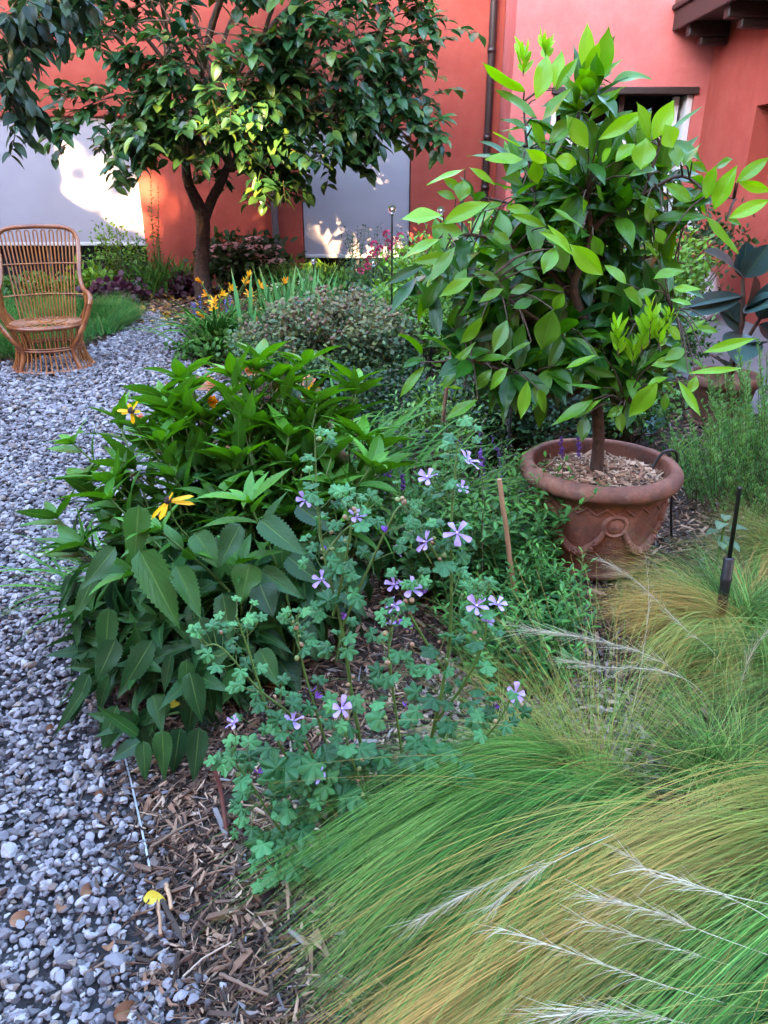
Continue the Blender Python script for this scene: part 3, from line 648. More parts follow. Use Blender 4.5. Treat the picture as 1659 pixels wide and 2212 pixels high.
def big_pot():
    t=thing('terracotta_pot','big weathered terracotta pot with garland relief holding the lemon tree','flower pot',PC); L=Loc(t)
    mb=MB(); prof=[(.0,0),(.2,0),(.220,.008),(.227,.022),(.225,.034),(.217,.042),(.220,.05)]+[(float(wallr(z)),z) for z in np.linspace(.06,.345,16)]
    prof+=[(.279,.349),(.281,.357),(.287,.361),(.302,.366),(.313,.378),(.317,.393),(.314,.410),(.305,.422),(.292,.430),(.274,.431),(.266,.427),(.262,.417),(.258,.386),(.252,.33),(0,.31)]
    mb.lathe(prof,96,PC); body=L.part(mb,'body',M_TERRA)
    for k in range(6):
        a=-PI/2+.02+k*PI/3
        pos=lambda th,z,o=0: PC+V((wallr(z)+o)*math.cos(th),(wallr(z)+o)*math.sin(th),z)
        # medallion: a disc facing outward
        c=pos(a,.265,-.006); n=V(math.cos(a),math.sin(a),-.12); F=frames_from_z(n[None],np.random.default_rng(1),False)[0]
        mb=MB(); mb.lathe([(0,.016),(.024,.0145),(.030,.011),(.033,.008),(.038,.016),(.044,.017),(.048,.012),(.052,0)],32,c,R=F); L.part(mb,'medallion',M_TERRA)
        # garland hanging between this medallion and the next
        r=np.random.default_rng(30+k); mb=MB(); u=np.linspace(0,1,40); 
        th=a+.14+u*(PI/3-.28); z=.245-.11*np.sin(PI*u)**.8
        P=np.array([pos(q,zz,.004) for q,zz in zip(th,z)]); rr=.010+.011*np.sin(PI*u)
        mb.tube(P,rr,8)
        n=90; uu=r.uniform(.05,.95,n); idx=(uu*39).astype(int); Fz=[]; Q=[]
        for i in idx:
            d=V(math.cos(th[i]),math.sin(th[i]),r.normal()*.8); Q.append(P[i]+norm(d)*rr[i]*.8+r.normal(size=3)*.003); Fz.append(d+r.normal(size=3)*.3)
        v,f=ico(1); mb.inst(v,f,Q,frames_from_z(np.array(Fz),r),r.uniform(.5,1.,(n,3))*np.array([.012,.007,.006])); L.part(mb,'garland',M_TERRA)
    mb=MB(); n=48; P=[]
    for i in range(n):
        th=i/n*2*PI; z=.335 if i%2 else .306; P.append(PC+V((wallr(z)+.0015)*math.cos(th),(wallr(z)+.0015)*math.sin(th),z))
    P=np.array(P); Q=[]
    for i in range(n):
        for u in np.linspace(0,1,5,endpoint=False): Q.append(P[i]*(1-u)+P[(i+1)%n]*u)
    mb.tube(Q,.0042,6,closed=True); L.part(mb,'zigzag_band',M_TERRA)
    r=np.random.default_rng(40); mb=MB(); n=1500; a=r.uniform(0,2*PI,n); q=.254*np.sqrt(r.random(n)); chips(mb,np.stack([PC[0]+q*np.cos(a),PC[1]+q*np.sin(a),.362+.02*(1-(q/.26)**2)+r.uniform(-.004,.014,n)],1),r,(.012,.045),(.004,.010),(.002,.005),.35)
    o=mb.build('bark_mulch',plain('pale_bark_chip',(.3,.2,.1),.8,tonevar=[(0,(.10,.05,.03)),(.3,(.28,.15,.09)),(.7,(.52,.33,.21)),(1,(.68,.50,.36))]),smooth=False); o['kind']='stuff'
    mb=MB(); mb.lathe([(0,.325),(.254,.325),(.255,.362),(.2,.370),(0,.379)],48,PC); o=mb.build('potting_soil',M_SOIL); o['kind']='stuff'
    mb=MB(); mb.tube(smooth_path([PC+V(.22,.04,.372),PC+V(.25,.06,.42),PC+V(.285,.07,.448),PC+V(.335,.08,.42),PC+V(.36,.12,.2),PC+V(.42,.2,.0)],24),.006,8)
    o=mb.build('irrigation_hose',plain('black_rubber',(.02,.02,.022),.4)); tag(o,'thin black irrigation hose hooked over the rim of the terracotta pot','hose')
big_pot()
M_LEMON=leaf_mat('lemon_leaf',[(0,(.012,.055,.010)),(.45,(.026,.115,.010)),(.8,(.060,.19,.012)),(1,(.10,.26,.015))],young=(.23,.50,.014),rough=.28,transl=.36,vein=.35,spec=.42)
M_LBARK=plain('lemon_bark',(.10,.055,.035),.85,c2=(.045,.026,.02),vscale=40,bump=.8,bscale=60)
def lemon():
    r=np.random.default_rng(51)
    base=PC+V(-.012,0,.365); t=thing('lemon_tree','young lemon tree with big glossy bright green leaves growing in the terracotta pot','tree',base); L=Loc(t)
    D=lambda x,y,Y=2.79: at(x,y,Y)
    br=[([base+V(0,0,-.03),D(1293,960),D(1290,880),D(1287,800),D(1275,730),D(1247,655),D(1240,610),D(1262,560),D(1275,500),D(1268,420)],.026,.012),
        ([D(1287,800),D(1320,720,2.8),D(1380,690,2.72),D(1450,672,2.66)],.012,.004),
        ([D(1287,810),D(1230,855,2.8),D(1150,845,2.72),D(1080,800,2.66),D(1000,772,2.6)],.012,.004),
        ([D(1000,772,2.6),D(950,781,2.55),D(890,782,2.5)],.004,.002),
        ([D(1247,655),D(1190,590,2.85),D(1120,540,2.75),D(1040,510,2.7),D(960,505,2.65)],.012,.004),
        ([D(1240,610),D(1200,520,2.9),D(1160,430,2.85),D(1140,330,2.8),D(1130,220,2.85)],.011,.003),
        ([D(1275,500),D(1250,400,2.95),D(1240,300,2.9),D(1265,170,2.9)],.011,.003),
        ([D(1275,500),D(1330,450,2.85),D(1390,420,2.8),D(1470,380,2.75),D(1530,420,2.7)],.011,.004),
        ([D(1390,420,2.8),D(1420,330,2.8),D(1430,290,2.8)],.006,.003),
        ([D(1530,420,2.7),D(1590,430,2.66)],.004,.002),
        ([D(1262,560),D(1340,560,2.95),D(1430,560,3.0),D(1480,570,3.05)],.01,.003),
        ([D(1262,560),D(1200,480,3.1),D(1100,440,3.15),D(1010,420,3.1)],.01,.003),
        ([D(1275,730),D(1180,700,2.75),D(1090,640,2.65),D(1060,600,2.6)],.009,.003),
        ([D(1287,800),D(1330,850,2.7),D(1350,880,2.62)],.008,.003)]
    mb=MB()
    for p,a,b in br[:1]: mb.tube(smooth_path(p,26),np.interp(np.linspace(0,1,26),[0,.12,.5,1],[.03,.024,.018,.008]),12)
    L.part(mb,'trunk',M_LBARK)
    mb=MB(); BP=[]
    for p,a,b in br:
        q=smooth_path(p,18); BP.append(q)
        if p is not br[0][0]: mb.tube(q,np.linspace(a,b,18),7)
    BP=np.concatenate(BP)
    z2=lambda x,y:(829.5+x/2,y/2.0); z5=lambda x,y:(864+x/2.087,484+y/2.087)
    A=[ # zoom2: base, tip, width px (in that zoom), age, Y
    (870,320,878,105,62,.75,2.86),(872,315,932,180,48,.7,2.83),(885,400,1015,235,46,.45,2.84),(735,380,770,205,52,.75,2.8),(740,390,842,250,48,.3,2.78),(655,430,722,228,84,.7,2.74),(608,395,435,250,88,.45,2.75),(660,510,490,385,74,.3,2.74),(678,525,818,392,92,.35,2.72),(880,490,1032,352,74,.35,2.76),(885,525,1025,385,62,.3,2.78),(632,570,520,500,54,.15,2.8),(625,545,512,582,46,.2,2.78),(695,650,635,530,70,.05,2.76),(715,620,822,515,82,.3,2.72),(882,640,790,500,74,.55,2.7),(925,605,1128,478,66,.75,2.68),(1160,605,1247,440,80,.8,2.66),(1090,560,1155,480,50,.4,2.7),(1150,600,1095,445,62,.7,2.67),(1250,640,1213,540,84,.75,2.62),(1110,735,1132,598,98,.6,2.63),(1270,720,1250,612,60,.35,2.6),(1290,720,1362,615,52,.4,2.6),(595,635,468,585,38,.85,2.72),(600,687,440,690,62,.8,2.68),(705,700,633,655,50,.8,2.64),(350,730,188,790,44,.75,2.66),(330,870,345,778,76,.3,2.62),(480,800,380,715,34,.5,2.66),(310,860,232,828,44,.4,2.64),(330,825,262,768,44,.45,2.68),(255,930,68,940,84,.8,2.58),(460,875,242,947,74,.65,2.6),(345,1010,205,985,70,.15,2.6),(860,985,728,895,44,.45,2.58),(815,1098,700,980,48,.7,2.56),(740,690,842,702,66,.8,2.62),(665,795,645,690,64,.35,2.66),(1390,860,1442,722,86,.55,2.6),(1425,910,1512,718,86,.5,2.58),(1520,790,1662,680,58,.45,2.6),(1530,785,1668,822,48,.6,2.58),(1488,942,1664,868,64,.75,2.55),(1390,935,1522,1095,66,.35,2.54),(1480,950,1552,965,28,.4,2.6),(1330,870,1212,800,66,.1,2.56),(1140,850,1150,965,58,.35,2.6),(1430,725,1505,688,48,.2,2.66),(250,1030,66,1102,64,.75,2.56),(1000,700,1085,620,66,.55,2.66),(860,860,865,930,50,.4,2.62),(940,700,985,640,50,.5,2.66),(700,980,560,925,46,.6,2.62),(640,930,540,880,50,.6,2.66),(560,1090,440,1000,60,.2,2.66),(760,1060,690,985,50,.45,2.6),(1180,1090,1200,990,54,.3,2.75),(1060,760,1180,720,56,.3,2.64),(1330,700,1390,745,40,.3,2.66),(950,870,905,800,48,.25,2.7),(600,800,520,760,40,.2,2.72),(510,880,400,905,50,.3,2.66),(1000,560,975,470,40,.2,2.84),(800,470,890,425,44,.15,2.84),(760,760,700,700,50,.3,2.68),(580,640,650,690,48,.15,2.74),(1200,900,1120,860,44,.2,2.62)]
    B=[(250,100,133,268,64,.35,2.52),(490,345,430,212,88,.05,2.62),(690,385,640,560,128,.3,2.46),(885,590,748,658,46,.4,2.48),(592,530,450,607,46,.4,2.5),(918,738,758,735,34,.1,2.46),(972,685,838,650,48,.1,2.48),(872,790,688,910,66,.35,2.45),(908,790,783,878,42,.4,2.44),(1162,715,1033,868,98,.62,2.40),(1255,705,1352,865,46,.68,2.38),(1300,672,1538,655,40,.75,2.36),(1365,580,1602,515,56,.7,2.38),(1268,520,1188,458,60,.8,2.44),(915,230,768,92,96,.72,2.46),(745,212,702,88,86,.25,2.5),(650,112,555,190,66,.1,2.52),(780,142,655,18,44,.75,2.5),(1092,372,1008,298,108,.35,2.5),(1140,250,1290,185,70,.45,2.55),(97,592,18,470,84,.0,2.5),(105,600,13,645,50,.0,2.49),(110,640,-2,778,54,.05,2.48),(350,790,208,878,64,.35,2.5),(415,655,333,747,58,.25,2.54),(490,645,393,742,64,.15,2.52),(575,705,545,875,64,.42,2.5),(625,745,648,848,74,.4,2.48),(370,420,288,545,64,.3,2.54),(485,430,420,575,74,.28,2.52),(560,450,520,570,60,.1,2.56),(342,530,198,692,44,.2,2.56),(292,745,208,737,28,.7,2.56),(980,830,1000,942,60,.35,2.44),(1215,690,1110,715,46,.62,2.42),(1335,685,1310,765,50,.65,2.4),(835,860,820,975,66,.15,2.47),(920,600,800,620,40,.1,2.5),(700,110,650,215,80,.3,2.5),(450,250,330,215,50,.2,2.58),(300,200,240,300,54,.15,2.6),(1230,290,1350,300,48,.6,2.52),(1020,270,930,180,60,.5,2.55),(1150,300,1050,330,54,.3,2.52),(330,240,180,320,60,.7,2.55),(470,290,350,345,48,.1,2.58),(600,280,490,300,48,.2,2.56),(600,340,505,385,50,.1,2.54),(740,310,690,390,58,.1,2.5),(1220,340,1310,370,46,.4,2.5),(1280,600,1380,640,40,.35,2.46),(1130,640,1260,605,54,.45,2.42),(1290,560,1200,600,60,.4,2.44),(1000,560,960,480,40,.45,2.46),(1380,430,1290,500,44,.4,2.5),(1010,820,930,870,50,.25,2.45),(1200,760,1190,840,44,.3,2.42),(250,140,60,170,56,.5,2.55),(500,90,420,40,60,.3,2.6),(870,50,910,140,60,.3,2.6),(1160,160,1100,80,54,.3,2.66),(1190,90,1160,20,50,.35,2.62),(1340,470,1440,480,44,.4,2.44)]
    P=[];T=[];Wd=[];ag=[]
    for z,lst,k in ((z2,A,2.0),(z5,B,2.087)):
        for bx,by,tx,ty,wd,a,Y in lst:
            dY=r.uniform(-.06,.03); p=at(*z(bx,by),Y); q=at(*z(tx,ty),Y+dY); P.append(p); T.append(q); Wd.append(wd/k*Y/FD*.96); ag.append(a*r.uniform(.75,1.1))
    P=np.array(P);T=np.array(T); Dv=T-P; Ln=np.linalg.norm(Dv,axis=1); Dn=norm(Dv)
    view=norm(V(0,0,CAMZ)-(P+T)/2); U=view*r.uniform(.5,1.1,(len(P),1))+V(0,0,1)*r.uniform(.3,.9,(len(P),1))+r.normal(size=P.shape)*.25
    mbl=MB(); bend=r.uniform(-.25,.5,len(P)); mbl.leaves(P,Dn,U,Ln*1.03,np.array(Wd),bend=bend,fold=r.uniform(.12,.4,len(P)),ns=12,across=7,age=np.clip(np.array(ag),0,1),wave=.05,rng=r,prof='citrus',twist=r.normal(size=len(P))*.25)
    tw=[(p,BP[np.argmin(np.linalg.norm(BP-p,axis=1))]) for p in P]
    # the rest of the crown: leafy shoots inside and behind
    el=[((1275,330),2.95,(.16,.2,.28),20),((1190,430),3.0,(.30,.25,.22),42),((1400,420),2.95,(.26,.25,.2),34),((1100,600),2.85,(.38,.25,.28),56),((1350,600),2.9,(.22,.25,.24),30),((1100,740),2.75,(.30,.22,.18),50),((1330,760),2.75,(.2,.2,.14),26),((1230,600),3.1,(.36,.2,.34),30),((1240,470),2.85,(.2,.2,.2),22)]
    for c,Y,R,n in el:
        c=at(*c,Y); 
        for _ in range(n):
            u=norm(r.normal(size=3)); tip=c+u*np.array(R)*r.random()**.4; s0=BP[np.argmin(np.linalg.norm(BP-tip,axis=1))]
            tw.append((tip,s0)); m=r.integers(3,6); Q=tip+(s0-tip)*r.uniform(0,.5,(m,1)); d=norm(norm(tip-s0+1e-4)*.5+r.normal(size=(m,3))*.6+V(0,-.25,np.clip((c[2]-1.05)*.8,-.15,.45)))
            mbl.leaves(Q,d,V(0,-.45,1)+r.normal(size=(m,3))*.3,r.uniform(.11,.20,m),r.uniform(.040,.070,m),bend=r.uniform(0,.8,m),fold=.28,ns=9,across=5,age=np.clip((Q[:,2]-1.2)*.6,0,.6)*r.random(m),rng=r,prof='citrus',wave=.035)
    for a,b in tw:
        d=np.linalg.norm(a-b)
        if d>.004: mb.tube(smooth_path([b,(a+b)/2+V(0,0,.12*d),a],6),np.linspace(.0035,.0017,6),5,cap=False)
    # fresh upright shoots
    for x,y,Y,h in [(1403,740,2.42,70),(1385,760,2.44,55),(1425,755,2.42,60),(1335,770,2.44,60),(1180,130,2.82,30),(1130,165,2.8,45),(1440,730,2.44,50),(1365,790,2.45,40)]:
        a=at(x,y,Y); b=at(x+r.normal()*6,y-h,Y); mb.tube([a,(a+b)/2,b],.0022,5); m=13; u=np.linspace(.1,1,m)[:,None]
        d=norm(np.stack([np.cos(np.arange(m)*2.4),np.sin(np.arange(m)*2.4),np.full(m,1.5)],1)); mbl.leaves(a+(b-a)*u,d,r.normal(size=(m,3))+V(0,-1,0),r.uniform(.035,.07,m),r.uniform(.012,.022,m),bend=.3,ns=6,across=3,age=r.uniform(.6,1,m),rng=r,prof='ellip')
        mb.tube([b,at(1260+(1300-1260)*.5,800,2.8)],.0001,3) if False else None
    L.part(mb,'branches',M_LBARK); L.part(mbl,'foliage',M_LEMON)
lemon()

# ------------------------------------------------------------------ rubber plant
M_RUB=leaf_mat('rubber_leaf',[(0,(.016,.042,.044)),(.5,(.026,.062,.062)),(1,(.045,.085,.075))],young=(.12,.05,.025),rough=.30,transl=.06,vein=.5,spec=.6)
def rubber():
    r=np.random.default_rng(61); b=gnd(1545,935); Y=b[1]+.25; b=V(at(1560,850,Y)[0],Y,0)
    pt=thing('clay_pot','plain reddish clay pot under the rubber plant','flower pot',b); L=Loc(pt)
    mb=MB(); mb.lathe([(0,0),(.15,0),(.155,.02),(.195,.25),(.215,.255),(.22,.27),(.22,.31),(.213,.318),(.2,.316),(.19,.29),(.185,.27),(0,.265)],40,b); L.part(mb,'body',M_TERRA)
    mb=MB(); mb.lathe([(0,.0),(.18,.0),(.2,.03),(.205,.03),(.19,-.005),(0,-.01)],32,b); L.part(mb,'saucer',M_TERRA)
    t=thing('rubber_plant','dark rubber plant with big leathery leaves and a red shoot by the side wall','potted plant',b+V(0,0,.27)); L=Loc(t)
    D=lambda x,y,Yy=Y: at(x,y,Yy)
    mb=MB(); mb.tube(smooth_path([b+V(0,0,.25),D(1575,800),D(1598,720),D(1605,650),D(1603,590)],16),np.linspace(.02,.012,16),8); mb.tube(smooth_path([b+V(.03,0,.25),D(1600,760),D(1640,690),D(1670,650)],10),.012,7); L.part(mb,'stem',plain('rubber_stem',(.09,.05,.035),.7,var=.3))
    lf=[(1604,600,1544,528,52,-.2),(1604,600,1612,524,46,-.05),(1607,600,1658,532,58,-.1),(1603,640,1482,668,46,-.25),(1604,640,1496,640,40,-.2),(1604,690,1630,600,60,-.1),(1607,680,1680,620,56,-.2),(1603,720,1556,640,60,.0),(1606,720,1592,780,84,-.25),(1610,660,1672,662,56,-.28),(1600,760,1662,738,50,-.2),(1565,800,1545,840,46,-.3),(1640,690,1690,600,60,-.1),(1640,700,1690,740,60,-.1),(1575,800,1540,760,44,-.1),(1430,880,1400,930,44,-.3),(1550,870,1610,880,40,-.25),(1600,700,1510,640,50,.1),(1660,650,1700,690,60,-.2)]
    P=np.array([D(l[0],l[1]) for l in lf]); Q=np.array([at(l[2],l[3],Y+l[5]) for l in lf]); W=np.array([l[4] for l in lf])*Y/FD*1.05; n=len(lf)
    mb=MB(); mb.leaves(P,Q-P,V(0,-.45,.75)+r.normal(size=(n,3))*.18,np.linalg.norm(Q-P,axis=1)*1.04,W,bend=r.uniform(-.1,.35,n),fold=.32,ns=12,across=7,age=(np.arange(n)%6==5)*.8,rng=r,prof='ellip'); L.part(mb,'foliage',M_RUB)
    mb=MB(); mb.tube([D(1604,612),D(1601,575),D(1592,545)],[.012,.010,.002],8); L.part(mb,'red_shoot',plain('red_sheath',(.35,.02,.02),.35))
rubber()

# ------------------------------------------------------------------ rattan chair
def rattan(name,c,c2):
    m,nt,out=new_mat(name); bs=nd(nt,'ShaderNodeBsdfPrincipled'); lk(nt,bs.outputs[0],out.inputs[0]); bs.inputs['Roughness'].default_value=.33; bs.inputs['Coat Weight'].default_value=.25
    lk(nt,ramp(nt,[(.3,c2),(.7,c)],noise(nt,11,6,.65)).outputs[0],bs.inputs['Base Color']); return m
M_RAT=rattan('honey_rattan',(.36,.135,.032),(.21,.060,.016)); M_RAT2=rattan('thick_rattan',(.31,.10,.028),(.13,.034,.013))
def chair():
    c=at(122,752,6.42); c[2]=0
    t=thing('rattan_chair','tall honey brown rattan armchair standing on the gravel','chair',(-2.80,6.28,0),rz=math.radians(16)); t.scale=(1.0,1.0,.89); 
    def part(mb,n,m,parent=None,sm=True): return mb.build(n,m,parent or t,sm)
    circ=lambda r,z,n=40,y=0: [(r*math.cos(a),r*.94*math.sin(a)+y,z) for a in np.linspace(0,2*PI,n,endpoint=False)]
    mb=MB(); mb.tube(circ(.318,.016),.016,8,closed=True); part(mb,'base_ring',M_RAT2)
    mb=MB(); mb.tube(circ(.262,.20),.012,8,closed=True); mb.tube(circ(.262,.222),.007,8,closed=True); part(mb,'waist_ring',M_RAT2)
    mb=MB(); mb.tube(circ(.292,.405),.018,8,closed=True); mb.tube(circ(.275,.422),.009,8,closed=True); st=part(mb,'seat_ring',M_RAT2)
    mb=MB()
    for k in range(30):
        a=k/30*2*PI; mb.tube([(.04*math.cos(a),.04*math.sin(a),.425),(.28*math.cos(a),.265*math.sin(a),.428)],.0075,6)
    mb.tube(circ(.05,.434,20),.012,6,closed=True); mb.tube(circ(.16,.433,30),.004,6,closed=True); part(mb,'seat_canes',M_RAT,parent=st)
    mb=MB()
    for k in range(46):
        a=k/46*2*PI; mb.tube(smooth_path([(.316*math.cos(a),.298*math.sin(a),.02),(.283*math.cos(a),.266*math.sin(a),.10),(.262*math.cos(a),.246*math.sin(a),.20)],6),.0068,6)
    part(mb,'base_canes',M_RAT)
    mb=MB()
    for k in range(26):        # hoops between waist and seat
        a=k/26*2*PI; b=a+2*PI/26*.62; f=lambda q,r,z:(r*math.cos(q),r*.94*math.sin(q),z)
        mb.tube(smooth_path([f(a,.256,.2),f(a,.268,.30),f(a,.285,.375),f((a+b)/2,.29,.392),f(b,.285,.375),f(b,.268,.30),f(b,.256,.2)],14),.0062,6)
    part(mb,'pedestal_hoops',M_RAT)
    # thick frame: base posts, arms, back hoop
    half=[(.23,-.215,.018),(.19,-.175,.19),(.245,-.20,.30),(.315,-.19,.43),(.362,-.19,.55),(.385,-.175,.635),(.375,-.12,.675),(.345,-.04,.69),(.318,.06,.73),(.302,.15,.82),(.305,.24,.93),(.312,.31,1.05),(.308,.345,1.13),(.275,.365,1.195),(.20,.375,1.225),(.1,.38,1.232),(0,.38,1.235)]
    P=half+[(-x,y,z) for x,y,z in half[::-1][1:]]
    mb=MB(); q=smooth_path(P,150); mb.tube(q,.0195,10); q2=q.copy(); q2[:,1]+=.03; q2[:,0]*=.985; fr=part(mb,'frame',M_RAT2)
    mb=MB(); mb.tube(q2[22:-22],.011,8); part(mb,'frame_lining',M_RAT,parent=fr)
    for sg in (-1,1):
        mb=MB(); mb.tube(smooth_path([(sg*.22,.16,.018),(sg*.19,.15,.2),(sg*.25,.12,.40),(sg*.33,.10,.56),(sg*.325,.06,.72)],14),.0145,8); part(mb,'rear_post',M_RAT2)
        mb=MB()
        for k in range(7):
            u=k/6; mb.tube(smooth_path([(sg*(.285-.02*u),-.12+.26*u,.41),(sg*(.325-.012*u),-.13+.25*u,.54),(sg*(.372-.06*u),-.13+.22*u,.665+.05*u)],7),.0065,6)
        part(mb,'arm_canes',M_RAT)
    def backpt(u,v):   # u -1..1 across, v 0..1 up from the seat
        x=u*(.215+.07*v); y=.245-.06*u*u*(1-v)*1.5+.13*v**1.1; z=.415+.80*v; return (x,y,z)
    mb=MB(); n=19; us=np.linspace(-1,1,n)
    for i in range(n):
        top=.985-.10*max(0,abs(us[i])-.75)*4*.25
        mb.tube(smooth_path([backpt(us[i],v) for v in (0,.3,.6,top-.025)],10),.0068,6)
        if i%2==0 and i<n-1:
            a,b=backpt(us[i],top-.025),backpt(us[i+1],top-.025); m=((a[0]+b[0])/2,a[1]+.003,a[2]+.022); mb.tube(smooth_path([a,(a[0]+.004,a[1],a[2]+.014),m,(b[0]-.004,b[1],b[2]+.014),b],10),.0065,6)
    bk=part(mb,'back_canes',M_RAT)
    for v in (.28,.62):
        for dy in (-.011,.011):
            mb=MB(); P=[V(*backpt(u,v))+V(0,dy,0) for u in np.linspace(-1.32,1.32,30)]; mb.tube(P,.0062,6); part(mb,'cross_cane',M_RAT,parent=bk)
    for k in (12,22,48,101,127,137):
        i=k; mb=MB(); mb.tube([q[i]-(q[i+1]-q[i])*1.2,q[i]+(q[i+1]-q[i])*1.2],.0225,10); part(mb,'cane_binding',M_RAT,parent=fr)
chair()
# ------------------------------------------------------------------ big-leaved coneflower clump
M_RUDB=leaf_mat('coneflower_leaf',[(0,(.007,.036,.015)),(.5,(.014,.060,.018)),(1,(.028,.10,.022))],young=(.13,.42,.026),rough=.40,transl=.2,vein=.9,spec=.28,patt=.3)
M_GSTEM=plain('green_stem',(.09,.17,.03),.55,var=.4,vscale=20)
M_YPETAL=leaf_mat('yellow_petal',[(0,(.75,.36,.005)),(1,(.82,.50,.01))],rough=.5,transl=.3)
M_CONE=plain('dark_cone',(.035,.014,.010),.8,bump=.8,bscale=400)
def coneflower():
    r=np.random.default_rng(71); root=V(-.40,2.02,0)
    t=thing('coneflower_clump','large bushy clump of dark serrated leaves with two drooping yellow flowers beside the gravel','flowering plant',root); L=Loc(t)
    poly=[(150,1190),(165,1050),(240,930),(390,830),(520,800),(680,805),(790,860),(840,960),(830,1120),(640,1180),(560,1350),(420,1520),(330,1620),(200,1480),(140,1330)]
    tips=[]
    while len(tips)<135:
        x,y=r.uniform(110,870),r.uniform(780,1640)
        if y>1200 and r.random()<.25: continue
        if not inpoly(np.array([[x,y]]),poly)[0]: continue
        Y=2.52-(y-780)/840*.95+r.normal()*.05; p=at(x,y,Y)
        if p[2]<.07: continue
        tips.append(p)
    for x,y,Y in [(125,1120,2.1),(160,960,2.3),(255,905,2.35),(300,1560,1.62),(200,1330,1.85),(240,1080,2.05),(350,960,2.2),(390,820,2.5),(565,780,2.55),(660,790,2.5),(770,830,2.45),(800,1010,2.1),(540,1090,1.9),(290,1240,1.8),(180,1180,1.95),(520,1220,1.85),(350,1150,1.85)]: tips.append(at(x,y,Y))
    ms=MB(); big=[[] for _ in range(6)]; sm=[[] for _ in range(6)]
    def put(lst,p,d,u,l,w,b,a):
        for q,e in zip(lst,(p,d,u,l,w,[b,a])): q.append(e)
    for c in tips:
        a=r.uniform(0,2*PI); s0=root+V(.24*math.cos(a),.22*math.sin(a),-.01)*math.sqrt(r.random()); s0[:2]=s0[:2]*.72+c[:2]*.28
        h=c[2]; mid=s0*.55+c*.45+V(0,0,h*.16); q=smooth_path([s0,mid,c],14); ms.tube(q,np.linspace(.0055,.0028,14),6)
        T=norm(np.gradient(q,axis=0)); ph=r.uniform(0,6.28); n=max(4,int(h/.058)); 
        for i,u in enumerate(np.linspace(.22,.95,n)):
            x=u*12.99; j=int(x); p=q[j]*(1-x+j)+q[j+1]*(x-j); tg=T[j]; az=ph+i*2.4
            sd=norm(np.cross(tg,V(math.cos(az),math.sin(az),.01)))
            out=p-root; out[2]=0; sd=norm(sd+norm(out)*.35)
            if u<.62+r.normal()*.10:
                d=norm(sd+tg*.25+V(0,0,-.25-.5*(1-u))); l=r.uniform(.12,.185)*min(1,.65+h*.6); put(big,p,d,tg+V(0,0,.5),l,l*r.uniform(.46,.62),r.uniform(.6,1.5),r.uniform(0,.15))
            else:
                d=norm(sd*.8+tg*(.8)); l=r.uniform(.12,.185); put(sm,p,d,tg+V(0,0,.3),l,l*r.uniform(.24,.36),r.uniform(.2,.9),.15+.5*(u-.6)+r.uniform(0,.2))
        for i in range(r.integers(5,8)):      # the rosette at the top
            az=ph+i*2.4; d=norm(T[-1]*.75+V(math.cos(az),math.sin(az),.1)*.9); l=r.uniform(.09,.175); put(sm,q[-1],d,T[-1]+V(0,0,.2),l,l*r.uniform(.24,.34),r.uniform(.2,.9),r.uniform(.35,.75))
        for i in range(4):
            az=ph+i*1.7; d=norm(T[-1]+V(math.cos(az),math.sin(az),0)*.35); put(sm,q[-1],d,V(math.cos(az),math.sin(az),.2),.035,.011,.2,.9)
    # big leaves seen face-on low at the front
    for bx,by,tx,ty,wd,Y in [(300,1185,385,1350,95,1.72),(560,1120,655,1200,72,1.78),(520,1130,470,1225,66,1.8),(300,1090,290,1215,72,1.82),(540,1215,520,1300,82,1.78),(560,1260,590,1330,78,1.75),(235,1310,225,1450,60,1.7),(250,1380,210,1470,70,1.66),(330,1380,260,1500,70,1.66),(350,1400,400,1560,0,1.6),(410,1450,435,1560,66,1.62),(200,1460,125,1580,44,1.66),(300,1590,215,1530,40,1.55),(305,1600,240,1640,52,1.53),(310,1600,312,1685,50,1.5),(350,1575,355,1680,58,1.52),(430,1570,420,1680,70,1.56),(560,1230,650,1290,60,1.8),(640,1090,720,1150,60,1.85),(420,1150,470,1220,70,1.8),(380,1220,430,1330,70,1.74),(620,1200,690,1260,70,1.85),(250,1180,180,1270,56,1.78),(210,1230,160,1340,50,1.8),(430,1330,440,1430,70,1.7),(480,1280,500,1390,64,1.74),(560,1400,600,1480,60,1.75),(700,1160,760,1250,66,1.95),(720,1250,790,1330,60,1.9),(330,1500,350,1580,50,1.6)]:
        if wd==0: continue
        p=at(bx,by,Y); q=at(tx,ty,Y-.05); d=q-p; put(big,p,norm(d),norm(V(0,0,CAMZ)-p)*.8+V(0,0,.75)+r.normal(size=3)*.15,np.linalg.norm(d)*1.08,wd*Y/FD*.92,r.uniform(-.15,.3),r.uniform(0,.2))
    for _ in range(95):
        x,y=r.uniform(140,660),r.uniform(1140,1590)
        if not inpoly(np.array([[x,y]]),[(150,1190),(400,1130),(640,1150),(640,1280),(560,1400),(450,1560),(330,1600),(190,1470)])[0]: continue
        Y=2.06-(y-1140)/450*.50+r.normal()*.04; p=at(x,y,Y); sx=(x-420)/260
        q=at(x+sx*45+r.normal()*18,y+r.uniform(75,135),Y-.04); d=q-p
        if q[2]<.0: continue
        put(big,p,norm(d),norm(V(0,0,CAMZ)-p)*.7+V(sx*.5,0,.6)+r.normal(size=3)*.3,np.linalg.norm(d)*1.08,r.uniform(36,62)*Y/FD,r.uniform(-.15,.4),r.uniform(0,.12))
    ml=MB(); lowf=lambda P_: np.clip((np.array(P_)[:,2]-.2)/.45,.12,1)
